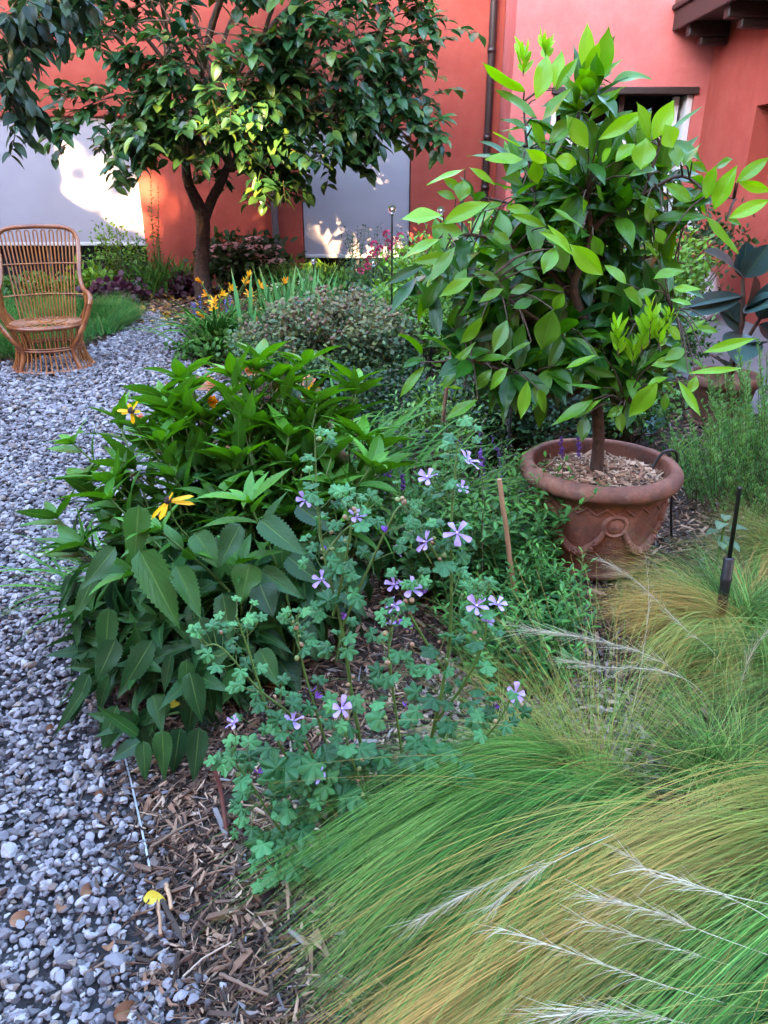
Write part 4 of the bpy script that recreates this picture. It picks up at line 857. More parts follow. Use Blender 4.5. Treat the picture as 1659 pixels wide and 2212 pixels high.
    for lst,prof,wv,ns,se in ((big,'acum',.05,30,.085),(sm,'lance',.02,22,.07)):
        ba=np.array(lst[5]); m=len(ba); ml.leaves(lst[0],np.array(lst[1]),np.array(lst[2]),lst[3],lst[4],bend=ba[:,0],fold=r.uniform(.12,.42,m),prof=prof,ns=ns,across=5,age=ba[:,1]*lowf(lst[0]),wave=wv,serr=se,rng=r,twist=r.normal(size=m)*.3)
    L.part(ms,'stems',M_GSTEM); L.part(ml,'foliage',M_RUDB)
    for (cx,cy,Y),pts,lab in (((363,1083,1.80),[(323,1120),(345,1122),(372,1065),(418,1088),(414,1070),(350,1118)],None),((284,889,2.22),[(252,885),(278,872),(298,868),(288,915),(304,890),(262,893)],None)):
        c=at(cx,cy,Y); mb=MB(); P=[];Dd=[];Ln=[]
        for x,y in pts:
            q=at(x,y,Y-r.uniform(-.01,.03)); P.append(c); Dd.append(norm(q-c)); Ln.append(np.linalg.norm(q-c))
        m=len(P); mb.leaves(P,np.array(Dd),norm(V(0,0,CAMZ)-c)+V(0,0,.8),np.array(Ln)*1.04,np.full(m,.0125),bend=r.uniform(-.1,.4,m),fold=.2,ns=10,across=5,prof='ray',rng=r)
        f=L.part(mb,'flower',M_YPETAL); mb=MB(); mb.lathe([(0,-.006),(.009,-.004),(.0115,.003),(.009,.010),(.004,.014),(0,.015)],14,c); L.part(mb,'flower_cone',M_CONE,parent=f)
        mb=MB(); mb.tube(smooth_path([c,c+V(.02,.05,-.12),root+V(0,.05,.2)],10),.0025,6); L.part(mb,'flower_stalk',M_GSTEM,parent=f)
coneflower()

# ------------------------------------------------------------------ mallow
M_MAL=leaf_mat('mallow_leaf',[(0,(.014,.080,.026)),(.6,(.034,.155,.048)),(1,(.068,.25,.08))],young=(.10,.28,.05),rough=.46,transl=.19,vein=.3,spec=.35)
def petal_mat():
    m,nt,out=new_mat('mallow_petal'); bs=nd(nt,'ShaderNodeBsdfPrincipled'); tr=nd(nt,'ShaderNodeBsdfTranslucent'); uv=nd(nt,'ShaderNodeUVMap'); sp=nd(nt,'ShaderNodeSeparateXYZ'); lk(nt,uv.outputs[0],sp.inputs[0])
    av=mth(nt,'ABSOLUTE',mth(nt,'SUBTRACT',sp.outputs[1],.5)); st=mth(nt,'POWER',mth(nt,'ABSOLUTE',mth(nt,'COSINE',mth(nt,'MULTIPLY',av,15.7))),5)
    base=mth(nt,'SUBTRACT',1.0,mth(nt,'MULTIPLY',sp.outputs[0],1.1),True)
    f=mth(nt,'MULTIPLY',st,mth(nt,'ADD',mth(nt,'MULTIPLY',base,.9),.15),True)
    col=mixc(nt,f,(.50,.35,.70),(.16,.035,.36)); lk(nt,col,bs.inputs['Base Color']); lk(nt,col,tr.inputs[0]); bs.inputs['Roughness'].default_value=.55
    mx=nd(nt,'ShaderNodeMixShader'); mx.inputs[0].default_value=.3; lk(nt,bs.outputs[0],mx.inputs[1]); lk(nt,tr.outputs[0],mx.inputs[2]); lk(nt,mx.outputs[0],out.inputs[0]); return m
M_MPETAL=petal_mat(); M_PURPLE=plain('purple_bud',(.16,.05,.33),.6); M_STAMEN=plain('pale_stamen',(.55,.42,.62),.6)
M_CALYX=plain('dry_calyx',(.3,.2,.1),.7,tonevar=[(0,(.10,.18,.05)),(.4,(.22,.26,.09)),(.7,(.36,.22,.13)),(1,(.22,.11,.07))])
def palm_tmpl(r,lob=5,amp=.34):
    n=71; ph=np.linspace(-2.78,2.78,n); cs=np.radians([0,58,-58,114,-114]); ln_=np.array([1.,.93,.93,.72,.72])
    dl=np.abs(ph[:,None]-cs[None]); ki=dl.argmin(1); d_=dl[np.arange(n),ki]/np.radians(29.5)
    lobes=np.clip(1-d_,0,1)**.75; R=ln_[ki]*(1-amp+amp*lobes)*(1+.05*np.where(np.arange(n)%2==0,1,-1)); R[0]=R[-1]=.42
    uvv=.5+.5*np.clip(d_,0,1)*.9
    rings=[(.0,),(.33,),(.68,),(1.,)]; v=[];uv=[]
    for (k,) in rings:
        x=R*k*np.cos(ph); y=R*k*np.sin(ph); z=-.16*k*k+.13*k*(1-lobes)*-1+.03*np.sin(ph*3+r.uniform(0,6))*k
        v.append(np.stack([x,y,z],1)); uv.append(np.stack([np.full(n,k),uvv if k>0 else np.full(n,.5)],1))
    f=[]
    for a in range(3):
        for j in range(n-1): f.append([a*n+j,(a+1)*n+j,(a+1)*n+j+1,a*n+j+1])
    return np.concatenate(v),np.array(f),np.concatenate(uv)
def mallow():
    r=np.random.default_rng(81); root=V(-.02,1.30,0)
    t=thing('mallow','tall open mallow with lobed leaves and pale violet striped flowers at the bed front','flowering plant',root); L=Loc(t)
    st=[ # px x,y, Y from base up ; radius
     [(870,1835,1.30),(905,1700,1.31),(940,1560,1.32),(970,1400,1.33),(975,1250,1.34),(975,1120,1.35),(985,1000,1.36),(990,930,1.37)],
     [(800,1830,1.30),(790,1680,1.30),(760,1500,1.31),(738,1356,1.32),(700,1200,1.34),(685,1080,1.36),(680,935,1.38)],
     [(690,1905,1.24),(640,1820,1.23),(580,1740,1.22),(519,1758,1.20)],
     [(700,1900,1.24),(610,1800,1.21),(540,1690,1.19),(500,1640,1.18)],
     [(760,1890,1.25),(680,1740,1.23),(600,1600,1.22),(560,1480,1.21),(535,1400,1.21),(510,1330,1.21)],
     [(770,1880,1.25),(700,1700,1.24),(640,1560,1.23),(560,1490,1.22),(480,1400,1.21),(440,1395,1.21)],
     [(800,1830,1.30),(740,1700,1.27),(690,1560,1.26),(650,1420,1.26),(640,1330,1.27)],
     [(738,1356,1.32),(790,1240,1.33),(849,1114,1.35),(870,1090,1.36)],
     [(720,1330,1.32),(745,1220,1.31),(760,1130,1.30),(769,1105,1.30)],
     [(880,1810,1.30),(870,1650,1.27),(850,1500,1.25),(840,1400,1.25),(850,1330,1.25)],
     [(905,1700,1.31),(980,1640,1.28),(1060,1580,1.25),(1110,1500,1.24)],
     [(940,1560,1.32),(1000,1480,1.3),(1040,1400,1.29),(1050,1340,1.29),(1030,1300,1.29)],
     [(960,1450,1.32),(910,1370,1.3),(880,1310,1.29),(885,1265,1.29)],
     [(850,1850,1.28),(800,1740,1.24),(760,1640,1.22),(735,1530,1.21)],
     [(830,1860,1.27),(740,1780,1.22),(690,1690,1.2)],
     [(700,1200,1.34),(740,1150,1.36),(780,1120,1.37)],
     [(975,1250,1.34),(930,1180,1.33),(915,1160,1.33)],[(690,1905,1.24),(630,1920,1.21),(590,1880,1.2)],[(880,1830,1.3),(960,1760,1.3),(1000,1700,1.29)]]
    ms=MB(); P=[];N=[];S=[];A=[];tmp=[palm_tmpl(r,5,a) for a in (.30,.36,.42,.46,.5)]
    ex=[]
    paths=[smooth_path([at(*q) for q in s],26) for s in st]
    for i,q in enumerate(paths):
        ln=np.linalg.norm(np.diff(q,axis=0),axis=1).sum(); r0=.0052 if i<2 else .0036
        ms.tube(q,np.linspace(r0,.0016,26),7)
        nlv=int(ln/.023)+5; off=r.uniform(0,6)
        for k in range(nlv):
            u=r.uniform(.03,1.0) if k>3 else r.uniform(.88,1.); x=u*24.99; j=int(x); p=q[j]*(1-x+j)+q[j+1]*(x-j)
            tg=norm(q[j+1]-q[j]); az=off+k*2.4; sd=norm(np.cross(tg,V(math.cos(az),math.sin(az),.05)))
            pl=r.uniform(.03,.085)*(1.15-.55*u); d=norm(sd*.9+tg*.45+V(0,0,.25)); e=p+d*pl+V(0,0,.005)
            if e[2]<.012: continue
            ms.tube(smooth_path([p,p+d*pl*.5+V(0,0,-.004),e],5),.0009,4,cap=False)
            sc=r.uniform(.020,.034)*(1.18-.5*u)*(1.15 if p[2]<.35 else 1.)
            if p[2]<.25 and r.random()<.25: sc*=1.5
            P.append(e); ex.append(d); N.append(norm(V(0,-.35,1)+r.normal(size=3)*.38+d*.3)); S.append(sc*(.84 if p[2]>.4 else 1.05)); A.append(max(0,u-.75)*1.6*r.random())
    P=np.array(P);N=np.array(N);X=np.array(ex); X=norm(X-N*np.sum(X*N,1,keepdims=True)); Y=np.cross(N,X); F=np.stack([X,Y,N],-1); S=np.array(S); A=np.array(A)
    ml=MB(); k=r.integers(0,5,len(P))
    for i in range(5):
        q=k==i; ml.inst(tmp[i][0],tmp[i][1],P[q]-X[q]*S[q,None]*.0,F[q],S[q],col=np.stack([r.random(q.sum()),A[q],0*A[q]],1),uv=tmp[i][2])
    L.part(ms,'stems',M_GSTEM); L.part(ml,'foliage',M_MAL)
    allp=np.concatenate(paths)
    v,f=ico(1); n=230; i=r.integers(0,len(allp),n); Q=allp[i]+r.normal(size=(n,3))*.012; q=Q[:,2]>.15; Q=Q[q][:98]
    for q_ in Q: mb=MB(); mb.inst(v,f,q_[None],frames_from_z(r.normal(size=(1,3)),r),r.uniform(.003,.0055,(1,1))*np.array([1,1,1.25]),col=np.full((1,3),r.random())); L.part(mb,'seed_capsule',M_CALYX)
    mb=MB(); i=r.integers(0,len(allp),26); Q=allp[i]+r.normal(size=(26,3))*.016; q=Q[:,2]>.3; Q=Q[q]; d=norm(r.normal(size=(len(Q),3))+V(0,0,.8))
    for p_,d_ in zip(Q,d):
        mb=MB(); mb.leaves(np.repeat(p_[None],4,0),d_+r.normal(size=(4,3))*.25,r.normal(size=(4,3)),np.full(4,.017),np.full(4,.008),bend=-.8,fold=.6,ns=5,across=3,rng=r,prof='obov'); L.part(mb,'wilted_flower',M_PURPLE)
    fl=[(769,1110,.0,1.,1.30),(988,1143,.1,1.45,1.31),(1010,989,.25,1.25,1.33),(924,1026,-.9,1.1,1.34),(995,1049,.4,.8,1.34),(660,1072,-.5,1.,1.36),(695,1245,.0,1.1,1.31),(855,1183,.5,.9,1.33),(922,1164,-.8,1.1,1.31),(889,1266,.1,1.25,1.28),(853,1256,-.3,1.,1.3),(853,1301,-.5,1.,1.26),(1028,1301,.0,1.25,1.27),(1074,1299,.3,1.1,1.28),(1051,1335,.5,.9,1.27),(843,1341,-.6,.7,1.25),(737,1524,.1,1.3,1.19),(632,1552,-.2,1.2,1.2),(508,1554,-.5,.95,1.19),(690,1674,-.3,1.2,1.18),(1112,1491,.4,1.15,1.23)]
    for x,y,sd,sc,Y in fl:
        c=at(x,y+8,Y); ax=norm(norm(V(0,0,CAMZ)-c)*.5+V(sd*.9,0,.6)+r.normal(size=3)*.28); Fr=frames_from_z(ax[None],r)[0]
        ang=np.arange(5)/5*2*PI+r.normal(size=5)*.10; cup=r.uniform(.35,1.25)
        D=np.array([Fr@V(math.cos(a),math.sin(a),cup) for a in ang]); mb=MB(); U=ax[None]-.0*D
        mb.leaves(np.repeat(c[None],5,0),D,np.repeat(ax[None],5,0),.0215*sc*r.uniform(.8,1.1,5),.0100*sc*r.uniform(.8,1.15,5),bend=r.uniform(.3,.9,5),fold=r.uniform(.1,.5,5),ns=10,across=5,prof='petal',rng=r,wave=.07,twist=r.normal(size=5)*.35)
        fo=L.part(mb,'flower',M_MPETAL); mb=MB(); mb.tube([c,c+ax*.004,c+ax*.009],[.0016,.0017,.0022],7); L.part(mb,'stamens',M_STAMEN,parent=fo)
        mb=MB(); n_=allp[np.argmin(np.linalg.norm(allp-(c-ax*.03-V(0,0,.02)),axis=1))]; mb.tube(smooth_path([n_,(n_+c)/2-ax*.006,c],7),.0009,5); mb.leaves(np.repeat(c[None]-ax*.002,5,0),D,np.repeat(ax[None],5,0),.009,.005,bend=.1,ns=4,rng=r); L.part(mb,'flower_stalk',M_GSTEM,parent=fo)
mallow()

# ------------------------------------------------------------------ upright small-leaved sages
M_SAGE=leaf_mat('sage_leaf',[(0,(.020,.09,.024)),(.6,(.04,.15,.03)),(1,(.065,.20,.04))],young=(.11,.32,.04),rough=.42,transl=.18,vein=.3)
def stem_patch(name,label,cat,roots,hts,r,lf,mat,pair=.03,ns=8,across=5,prof='ellip',lean=.25,group=None,stemr=.002,smat=None,top=True,up=.45):
    b=np.mean(roots,axis=0); b[2]=0; t=thing(name,label,cat,b,group); L=Loc(t); ms=MB(); P=[];D=[];U=[];A=[];LL=[]
    for p,h in zip(roots,hts):
        d=r.normal(size=3)*lean; d[2]=1; tip=p+d*h/np.linalg.norm(d)*1.; q=smooth_path([p-V(0,0,.01),p+V(0,0,h*.5)+d*V(.3,.3,0)*h*.5,tip],9); ms.tube(q,np.linspace(stemr,stemr*.5,9),5)
        n=int(h/pair); a0=r.uniform(0,3)
        for i in range(n):
            u=.12+.88*i/max(1,n-1); x=u*7.99; j=int(x); c=q[j]*(1-x+j)+q[j+1]*(x-j)
            for k in (0,PI):
                a=a0+i*PI/2+k; D.append(norm(V(math.cos(a),math.sin(a),up+.6*u*u+r.normal()*.2))); P.append(c); U.append(V(0,0,1)+r.normal(size=3)*.2); A.append(max(0,u-.6)*2.*r.random()); LL.append((.6+.5*math.sin(PI*min(u*1.05,1)))*r.uniform(.8,1.2))
    m=len(P); LL=np.array(LL); ml=MB(); ml.leaves(P,np.array(D),np.array(U),lf[0]*LL,lf[1]*LL,bend=r.uniform(.2,1.0,m),fold=.3,ns=ns,across=across,prof=prof,age=np.array(A),rng=r,wave=.02)
    L.part(ms,'stems',smat or M_GSTEM); L.part(ml,'foliage',mat); return t,L
def sages():
    r=np.random.default_rng(91)
    def ptsin(poly,n,z=0):
        out=[]; P=np.array(poly); 
        while len(out)<n:
            x,y=r.uniform(P[:,0].min(),P[:,0].max()),r.uniform(P[:,1].min(),P[:,1].max())
            if inpoly(np.array([[x,y]]),poly)[0]: out.append(gnd(x,y))
        return np.array(out)
    R=ptsin([(1000,1500),(1190,1530),(1260,1450),(1240,1330),(1100,1280),(960,1320)],120); stem_patch('sage_plant','low dense sage with upright bright green shoots in front of the terracotta pot','herb plant',R,r.uniform(.16,.32,120),r,(.042,.014),M_SAGE,pair=.022,lean=.18)
    R=ptsin([(880,1330),(1080,1330),(1200,1260),(1180,1190),(1000,1180),(840,1240)],95); stem_patch('sage_plant','taller leafy sage between the violet mallow and the terracotta pot','herb plant',R,r.uniform(.30,.52,95),r,(.055,.019),M_SAGE,pair=.032,lean=.2)
    # slender purple-spiked sage behind
    M_VIO=plain('violet_floret',(.09,.03,.20),.6); M_SP=plain('brown_spike',(.15,.12,.08),.8,var=.5,vscale=60)
    R=ptsin([(800,1230),(1130,1200),(1140,1060),(860,1050)],60); t,L=stem_patch('flowering_sage','thin sage with brown and purple flower spikes behind the violet mallow','herb plant',R,r.uniform(.12,.26,60),r,(.034,.011),M_SAGE,pair=.02,lean=.3)
    ms=MB(); fl=MB(); v,f=ico(1)
    for p in R[:52]:
        h=r.uniform(.30,.50); d=norm(r.normal(size=3)*.16+V(0,0,1)); q=smooth_path([p,p+d*h*.5,p+d*h+r.normal(size=3)*.03],10); ms.tube(q,np.linspace(.0016,.0008,10),5)
        m=26; i=r.uniform(4.5,8.99,m); j=i.astype(int); c=q[j]*(1-(i-j))[:,None]+q[j+1]*(i-j)[:,None]+r.normal(size=(m,3))*.004
        pur=r.random()<.22; fl=MB(); (fl if pur else ms).inst(v,f,c,frames_from_z(r.normal(size=(m,3)),r),r.uniform(.002,.0042,(m,1))*np.array([1,1,1.5]),col=np.zeros((m,3)))
        if pur: L.part(fl,'violet_spike',M_VIO)
    for x,y,Y,h in [(1253,1015,2.64,70),(1216,1005,2.66,60),(842,1060,2.5,60),(872,1075,2.4,50),(1042,1020,2.3,45)]:
        a=at(x,y,Y); b=at(x-4,y-h,Y); q=smooth_path([V(a[0]+.03,a[1],0.),a,b],10); ms.tube(q,.0013,5); m=34; u=r.uniform(.35,1,(m,1)); fl=MB(); fl.inst(v,f,a+(b-a)*u+r.normal(size=(m,3))*.004,frames_from_z(r.normal(size=(m,3)),r),r.uniform(.002,.0048,(m,1))*np.array([1,1,1.6]),col=np.zeros((m,3))); L.part(fl,'violet_spike',M_VIO)
    L.part(ms,'flower_spikes',M_SP)
sages()

# ------------------------------------------------------------------ feather grass
def grass_mat(name,stops_root,tan,rough=.5):
    m,nt,out=new_mat(name); t=tone(nt); bs=nd(nt,'ShaderNodeBsdfPrincipled'); tr=nd(nt,'ShaderNodeBsdfTranslucent')
    g=ramp(nt,stops_root,t[0]).outputs[0]; col=mixc(nt,t[2],g,tan); lk(nt,col,bs.inputs['Base Color']); lk(nt,col,tr.inputs[0]); bs.inputs['Roughness'].default_value=rough; bs.inputs['Specular IOR Level'].default_value=.15
    mx=nd(nt,'ShaderNodeMixShader'); mx.inputs[0].default_value=.18; lk(nt,bs.outputs[0],mx.inputs[1]); lk(nt,tr.outputs[0],mx.inputs[2]); lk(nt,mx.outputs[0],out.inputs[0]); return m
M_FG=grass_mat('feather_grass_blade',[(0,(.010,.050,.012)),(.4,(.035,.15,.022)),(.75,(.10,.29,.035)),(1,(.26,.42,.11))],(.46,.25,.065))
M_SEED=grass_mat('pale_seed_awn',[(0,(.42,.36,.24)),(1,(.62,.56,.44))],(.5,.4,.25))
def strands(root,az,L,th0,th1,pw,curl,n=13,zmin=.012):
    s=np.linspace(0,1,n); sm_=(s[1:]+s[:-1])/2; th=th0[:,None]+(th1-th0)[:,None]*sm_[None]**pw[:,None]; a=az[:,None]+curl[:,None]*sm_[None]
    ds=(L/(n-1))[:,None]; st=np.stack([np.sin(th)*np.cos(a),np.sin(th)*np.sin(a),np.cos(th)],-1)*ds[...,None]
    P=root[:,None]+np.concatenate([np.zeros((len(L),1,3)),np.cumsum(st,1)],1)
    z=P[...,2]; P[...,2]=np.where(z<zmin+.06,zmin+.06*np.exp((np.minimum(z,zmin+.06)-zmin-.06)/.06),z); return P
def feather(name,label,root,rad,locks,per,azc,azs,Lr,t0,t1,r,tan=.1,tanaz=None,group='feather grass clumps',width=.0011,lockw=.05,curl=.3,wild=.12,comb=False,tanu=None):
    t=thing(name,label,'ornamental grass',root,group); Lc=Loc(t); mb=MB()
    Pall=[];W=[];Cc=[]
    for k in range(locks):
        az0=azc+r.uniform(-azs,azs) if azs<3 else r.uniform(0,2*PI); L0=r.uniform(*Lr); a=r.uniform(0,6.28); q=rad*math.sqrt(r.random()); R0=root+V(q*math.cos(a),q*math.sin(a),0)
        if comb:
            u_=r.uniform(-1,1); R0=root+V(-math.sin(azc),math.cos(azc),0)*rad*u_+V(math.cos(azc),math.sin(azc),0)*rad*.5*r.normal(); az0=azc+azs*u_+r.normal()*.05
        e0=math.radians(r.uniform(*t0)); e1=math.radians(r.uniform(*t1)); tl=tan
        if tanaz is not None: 
            dd=abs((az0-tanaz[0]+PI)%(2*PI)-PI); tl=tanaz[2]*math.exp(-(dd/tanaz[1])**2)+tan
        if tanu is not None: tl=tan+tanu[2]*math.exp(-((u_-tanu[0])/tanu[1])**2)
        m=per; root_=R0+np.column_stack([r.normal(size=(m,2))*.014,np.zeros(m)]); wl=r.random(m)<wild
        az=az0+r.normal(size=m)*np.where(wl,.35,lockw); LL=L0*r.uniform(.7,1.06,m)
        P=strands(root_,az,LL,e0+r.normal(size=m)*.06,e1+r.normal(size=m)*np.where(wl,.3,.045 if comb else .07),r.uniform(.75,1.15,m),np.full(m,r.normal()*curl)+r.normal(size=m)*(.03 if comb else .08))
        n=P.shape[1]; s=np.linspace(0,1,n); P+=np.cumsum(r.normal(size=P.shape)*(.0004 if comb else .0011),1)
        W.append(width*r.uniform(.55,1.1,(m,1))*np.where(r.random((m,1))<.16,1.9,1)*(1-.72*s[None]**1.5)); 
        lk0=r.uniform(.1,.75); tone_=np.clip(lk0+r.normal(size=m)*.26,0,1)[:,None]*np.ones(n); tn=np.clip((tl+r.normal(size=m)*(.10 if comb else .16))[:,None]*((.08+1.2*s[None]**1.2) if comb else (.25+1.15*s[None])),0,1)
        if r.random()<(.02 if comb else .06): tn=np.clip(tn+.6,0,1)
        Cc.append(np.stack([tone_,np.broadcast_to(s,(m,n)),tn],-1)); Pall.append(P)
    mb.ribbons(np.concatenate(Pall),np.concatenate(W),np.concatenate(Cc),up=(0,0,1),rng=r)
    Lc.part(mb,'blades',M_FG); return t,Lc
def seed_head(L,pts,r,hair=90,spread=.028,w=.0014):
    pts=[(p[0],p[1],p[2]*(.86 if p[1]>1780 else 1)) for p in pts]
    q=smooth_path([V(*p) if len(p)==3 and not isinstance(p,tuple) else at(*p) for p in pts],24); mb=MB(); n=24; s=np.linspace(0,1,n)
    W=np.full((1,n),w)*(1-.6*s); C=np.zeros((1,n,3)); C[...,0]=.6; mb.ribbons(q[None],W,C,up=(0,-.3,1),rng=r); 
    m=hair; i=r.uniform(9,22.5,m); j=i.astype(int); c=q[j]*(1-(i-j))[:,None]+q[j+1]*(i-j)[:,None]; tg=norm(q[j+1]-q[j]); d=norm(tg+r.normal(size=(m,3))*.17); k=6; u=np.linspace(0,1,k); Ls=r.uniform(.5,1.6,m)*spread*2
    P=c[:,None]+d[:,None]*(u[None,:,None]*Ls[:,None,None])+r.normal(size=(m,1,3))*.006*(u[None,:,None]**2); P[...,2]-=.006*u[None]**2
    C=np.zeros((m,k,3)); C[...,0]=r.random((m,1)); mb.ribbons(P,np.full((m,k),.00075)*(1-.6*u),C,rng=r); return L.part(mb,'seed_head',M_SEED)
def grasses():
    r=np.random.default_rng(101); d2=math.radians
    t,A=feather('feather_grass','green feather grass sweeping left over the bark chips in the foreground',gnd(1290,1740),.12,110,56,d2(221),d2(16),(.66,.95),(30,60),(100,124),r,tan=.03,lockw=.014,wild=.08,width=.00125,comb=True,tanu=(1.6,.2,.4),curl=.05)
    # its thin loose blades
    mb=MB(); m=260; az=np.concatenate([r.uniform(d2(105),d2(190),160),r.uniform(d2(20),d2(100),100)]); P=strands(np.repeat(gnd(1290,1740)[None],m,0)+np.column_stack([r.normal(size=(m,2))*.04,np.zeros(m)]),az,r.uniform(.3,.72,m),r.uniform(.2,.8,m),r.uniform(.9,1.7,m),r.uniform(.8,1.2,m),r.normal(size=m)*.3)
    s=np.linspace(0,1,13); C=np.zeros((m,13,3)); C[...,0]=r.uniform(.2,1,(m,1)); C[...,2]=np.clip(r.normal(.3,.3,(m,1))*(.4+s),0,1); mb.ribbons(P,.0011*(1-.6*s)*np.ones((m,1)),C,up=(0,0,1)); A.part(mb,'loose_blades',M_FG)
    t,B=feather('feather_grass','broad feather grass at the lower right, its drooping tips turned tan',V(1.08,1.06,0),.26,165,54,d2(215),d2(10),(.95,1.36),(30,56),(112,138),r,tan=.03,lockw=.014,curl=.05,wild=.08,width=.00125,comb=True,tanu=(-.76,.24,1.0))
    seed_head(B,[(1690,2190,.86),(1560,2165,.84),(1380,2110,.82),(1200,2045,.80),(1075,2003,.79)],r,70,.022); seed_head(B,[(1700,2120,.95),(1560,2080,.92),(1400,2030,.90),(1260,1990,.88)],r,70,.022)
    seed_head(B,[(1700,2010,.95),(1620,1960,.93),(1500,1910,.92),(1380,1870,.92)],r,50,.02); seed_head(B,[(1690,1960,1.),(1560,1930,.98),(1420,1890,.97),(1360,1850,.97)],r,60,.02)
    seed_head(B,[(1680,2260,.8),(1500,2215,.78),(1330,2185,.77),(1180,2195,.76)],r,120,.03)
    for pts in ([(1680,2070,.92),(1540,2020,.90),(1400,1965,.89),(1290,1940,.88)],[(1500,2260,.78),(1400,2235,.77),(1290,2225,.76),(1200,2235,.75)],[(1330,1800,1.2),(1220,1850,1.12),(1130,1900,1.06),(1060,1960,1.02)],[(1250,1830,1.2),(1120,1880,1.12),(1010,1930,1.06),(900,1990,1.02)]): seed_head(B,pts,r,110,.022)
    t,B2=feather('feather_grass','feather grass sweeping left across the very bottom right corner',V(1.15,.55,0),.22,90,54,d2(203),d2(12),(.9,1.25),(28,52),(112,138),r,tan=.05,lockw=.02,curl=.05,wild=.13,width=.0015,comb=True,tanu=(-.9,.3,.4))
    t,Dd=feather('feather_grass','arching feather grass mound with tan left side behind the black tube stake',gnd(1590,1405),.09,110,56,0,9,(.40,.64),(8,40),(105,140),r,tan=.04,tanaz=(d2(185),.75,.75),lockw=.05,width=.0014)
    t,E=feather('feather_grass','loose feather grass with pale seed heads at the right edge below the stake',gnd(1545,1700),.085,60,22,0,9,(.28,.50),(5,55),(70,120),r,tan=.12,lockw=.09,wild=.3,width=.0014)
    seed_head(E,[(1590,1640,1.65),(1500,1490,1.6),(1400,1415,1.58),(1250,1375,1.56),(1130,1360,1.55)],r,160,.035); seed_head(E,[(1600,1640,1.7),(1560,1440,1.66),(1470,1350,1.64),(1380,1260,1.62),(1290,1203,1.62)],r,120,.022)
    seed_head(E,[(1590,1640,1.68),(1520,1500,1.64),(1430,1450,1.62),(1300,1440,1.6),(1210,1425,1.6)],r,120,.03)
    seed_head(E,[(1310,1720,1.5),(1370,1520,1.55),(1400,1320,1.6),(1395,1200,1.62)],r,30,.02)
    seed_head(E,[(1620,1650,1.7),(1600,1500,1.64),(1630,1400,1.62),(1690,1330,1.6)],r,90,.03)
    t,Ff=feather('feather_grass','small tan and green feather grass at the right edge beside the rosemary',V(1.62,2.62,0),.08,70,55,0,9,(.34,.55),(8,40),(95,130),r,tan=.25,lockw=.08)
    t,F2=feather('feather_grass','feather grass falling to the right off the picture above the lower corner',V(1.35,1.78,0),.10,80,60,0,9,(.42,.66),(10,42),(110,140),r,tan=.08,lockw=.05,width=.0014)
    t,F3=feather('feather_grass','short thin grass tuft growing through the bark between mallow and feather grass',gnd(1120,1640),.10,26,26,0,9,(.2,.42),(10,60),(80,120),r,tan=.35,lockw=.2,wild=.5)
grasses()

# ------------------------------------------------------------------ rosemary
M_ROSE=leaf_mat('rosemary_needle',[(0,(.05,.15,.04)),(.6,(.10,.26,.06)),(1,(.16,.35,.09))],young=(.18,.38,.07),rough=.5,transl=.3)
def rosemary(label,c,rx,ry,n,hr,seed):
    r=np.random.default_rng(seed); t=thing('rosemary_bush',label,'herb shrub',c); L=Loc(t); ms=MB(); P=[];D=[];A=[]
    for _ in range(n):
        a=r.uniform(0,6.28); q=math.sqrt(r.random()); p=c+V(rx*q*math.cos(a),ry*q*math.sin(a),0); h=r.uniform(*hr)*(1.05-.35*q); d=norm(V(math.cos(a)*q*.5,math.sin(a)*q*.5,1)+r.normal(size=3)*.16); k=smooth_path([p,p+d*h*.5,p+d*h+V(0,0,h*.05)],9); ms.tube(k,np.linspace(.0028,.0013,9),5)
        m=int(h/.0036); u=r.uniform(.12,1,m)*7.99; j=u.astype(int); P.append(k[j]*(1-(u-j))[:,None]+k[j+1]*(u-j)[:,None]); b=r.uniform(0,6.28,m); D.append(np.stack([np.cos(b),np.sin(b),.75+.5*r.random(m)],1)); A.append(np.clip(u/8-.6,0,1)*1.6*r.random(m))
    P=np.concatenate(P);D=np.concatenate(D); m=len(P); ml=MB(); ml.leaves(P,D,r.normal(size=(m,3))+V(0,-.5,.5),r.uniform(.018,.034,m),np.full(m,.0042),bend=r.uniform(-.4,.4,m),fold=.2,ns=2,across=2,prof='needle',age=np.concatenate(A),rng=r)
    L.part(ms,'stems',M_TWIG); L.part(ml,'foliage',M_ROSE)
rosemary('upright rosemary bush with fine needles right of the terracotta pot',V(1.84,3.34,0),.36,.34,210,(.30,.52),111)
rosemary('second rosemary behind, cut off by the right edge of the picture',V(2.25,3.75,0),.40,.36,130,(.5,.8),112)
# ------------------------------------------------------------------ shrubs and perennials of the middle ground
M_BRIGHT=leaf_mat('bright_shrub_leaf',[(0,(.03,.11,.014)),(.6,(.07,.20,.02)),(1,(.13,.28,.03))],young=(.22,.38,.04),rough=.42,transl=.24)
M_MID=leaf_mat('mid_shrub_leaf',[(0,(.014,.065,.014)),(.6,(.035,.12,.02)),(1,(.065,.18,.03))],young=(.14,.28,.03),rough=.42,transl=.18)
M_HEDGE=leaf_mat('dark_shrub_leaf',[(0,(.006,.022,.008)),(.6,(.014,.045,.012)),(1,(.03,.08,.018))],rough=.4,transl=.2)
M_SEDUM=leaf_mat('euphorbia_leaf',[(0,(.020,.070,.034)),(.45,(.040,.115,.048)),(.8,(.085,.16,.05)),(1,(.15,.20,.04))],young=(.17,.12,.055),rough=.5,transl=.2)
M_BLUEG=leaf_mat('grey_green_leaf',[(0,(.04,.10,.065)),(1,(.09,.17,.11))],rough=.5,transl=.25)
M_HYD=leaf_mat('hydrangea_leaf',[(0,(.014,.045,.014)),(.7,(.03,.075,.018)),(1,(.08,.06,.03))],rough=.5,transl=.25)
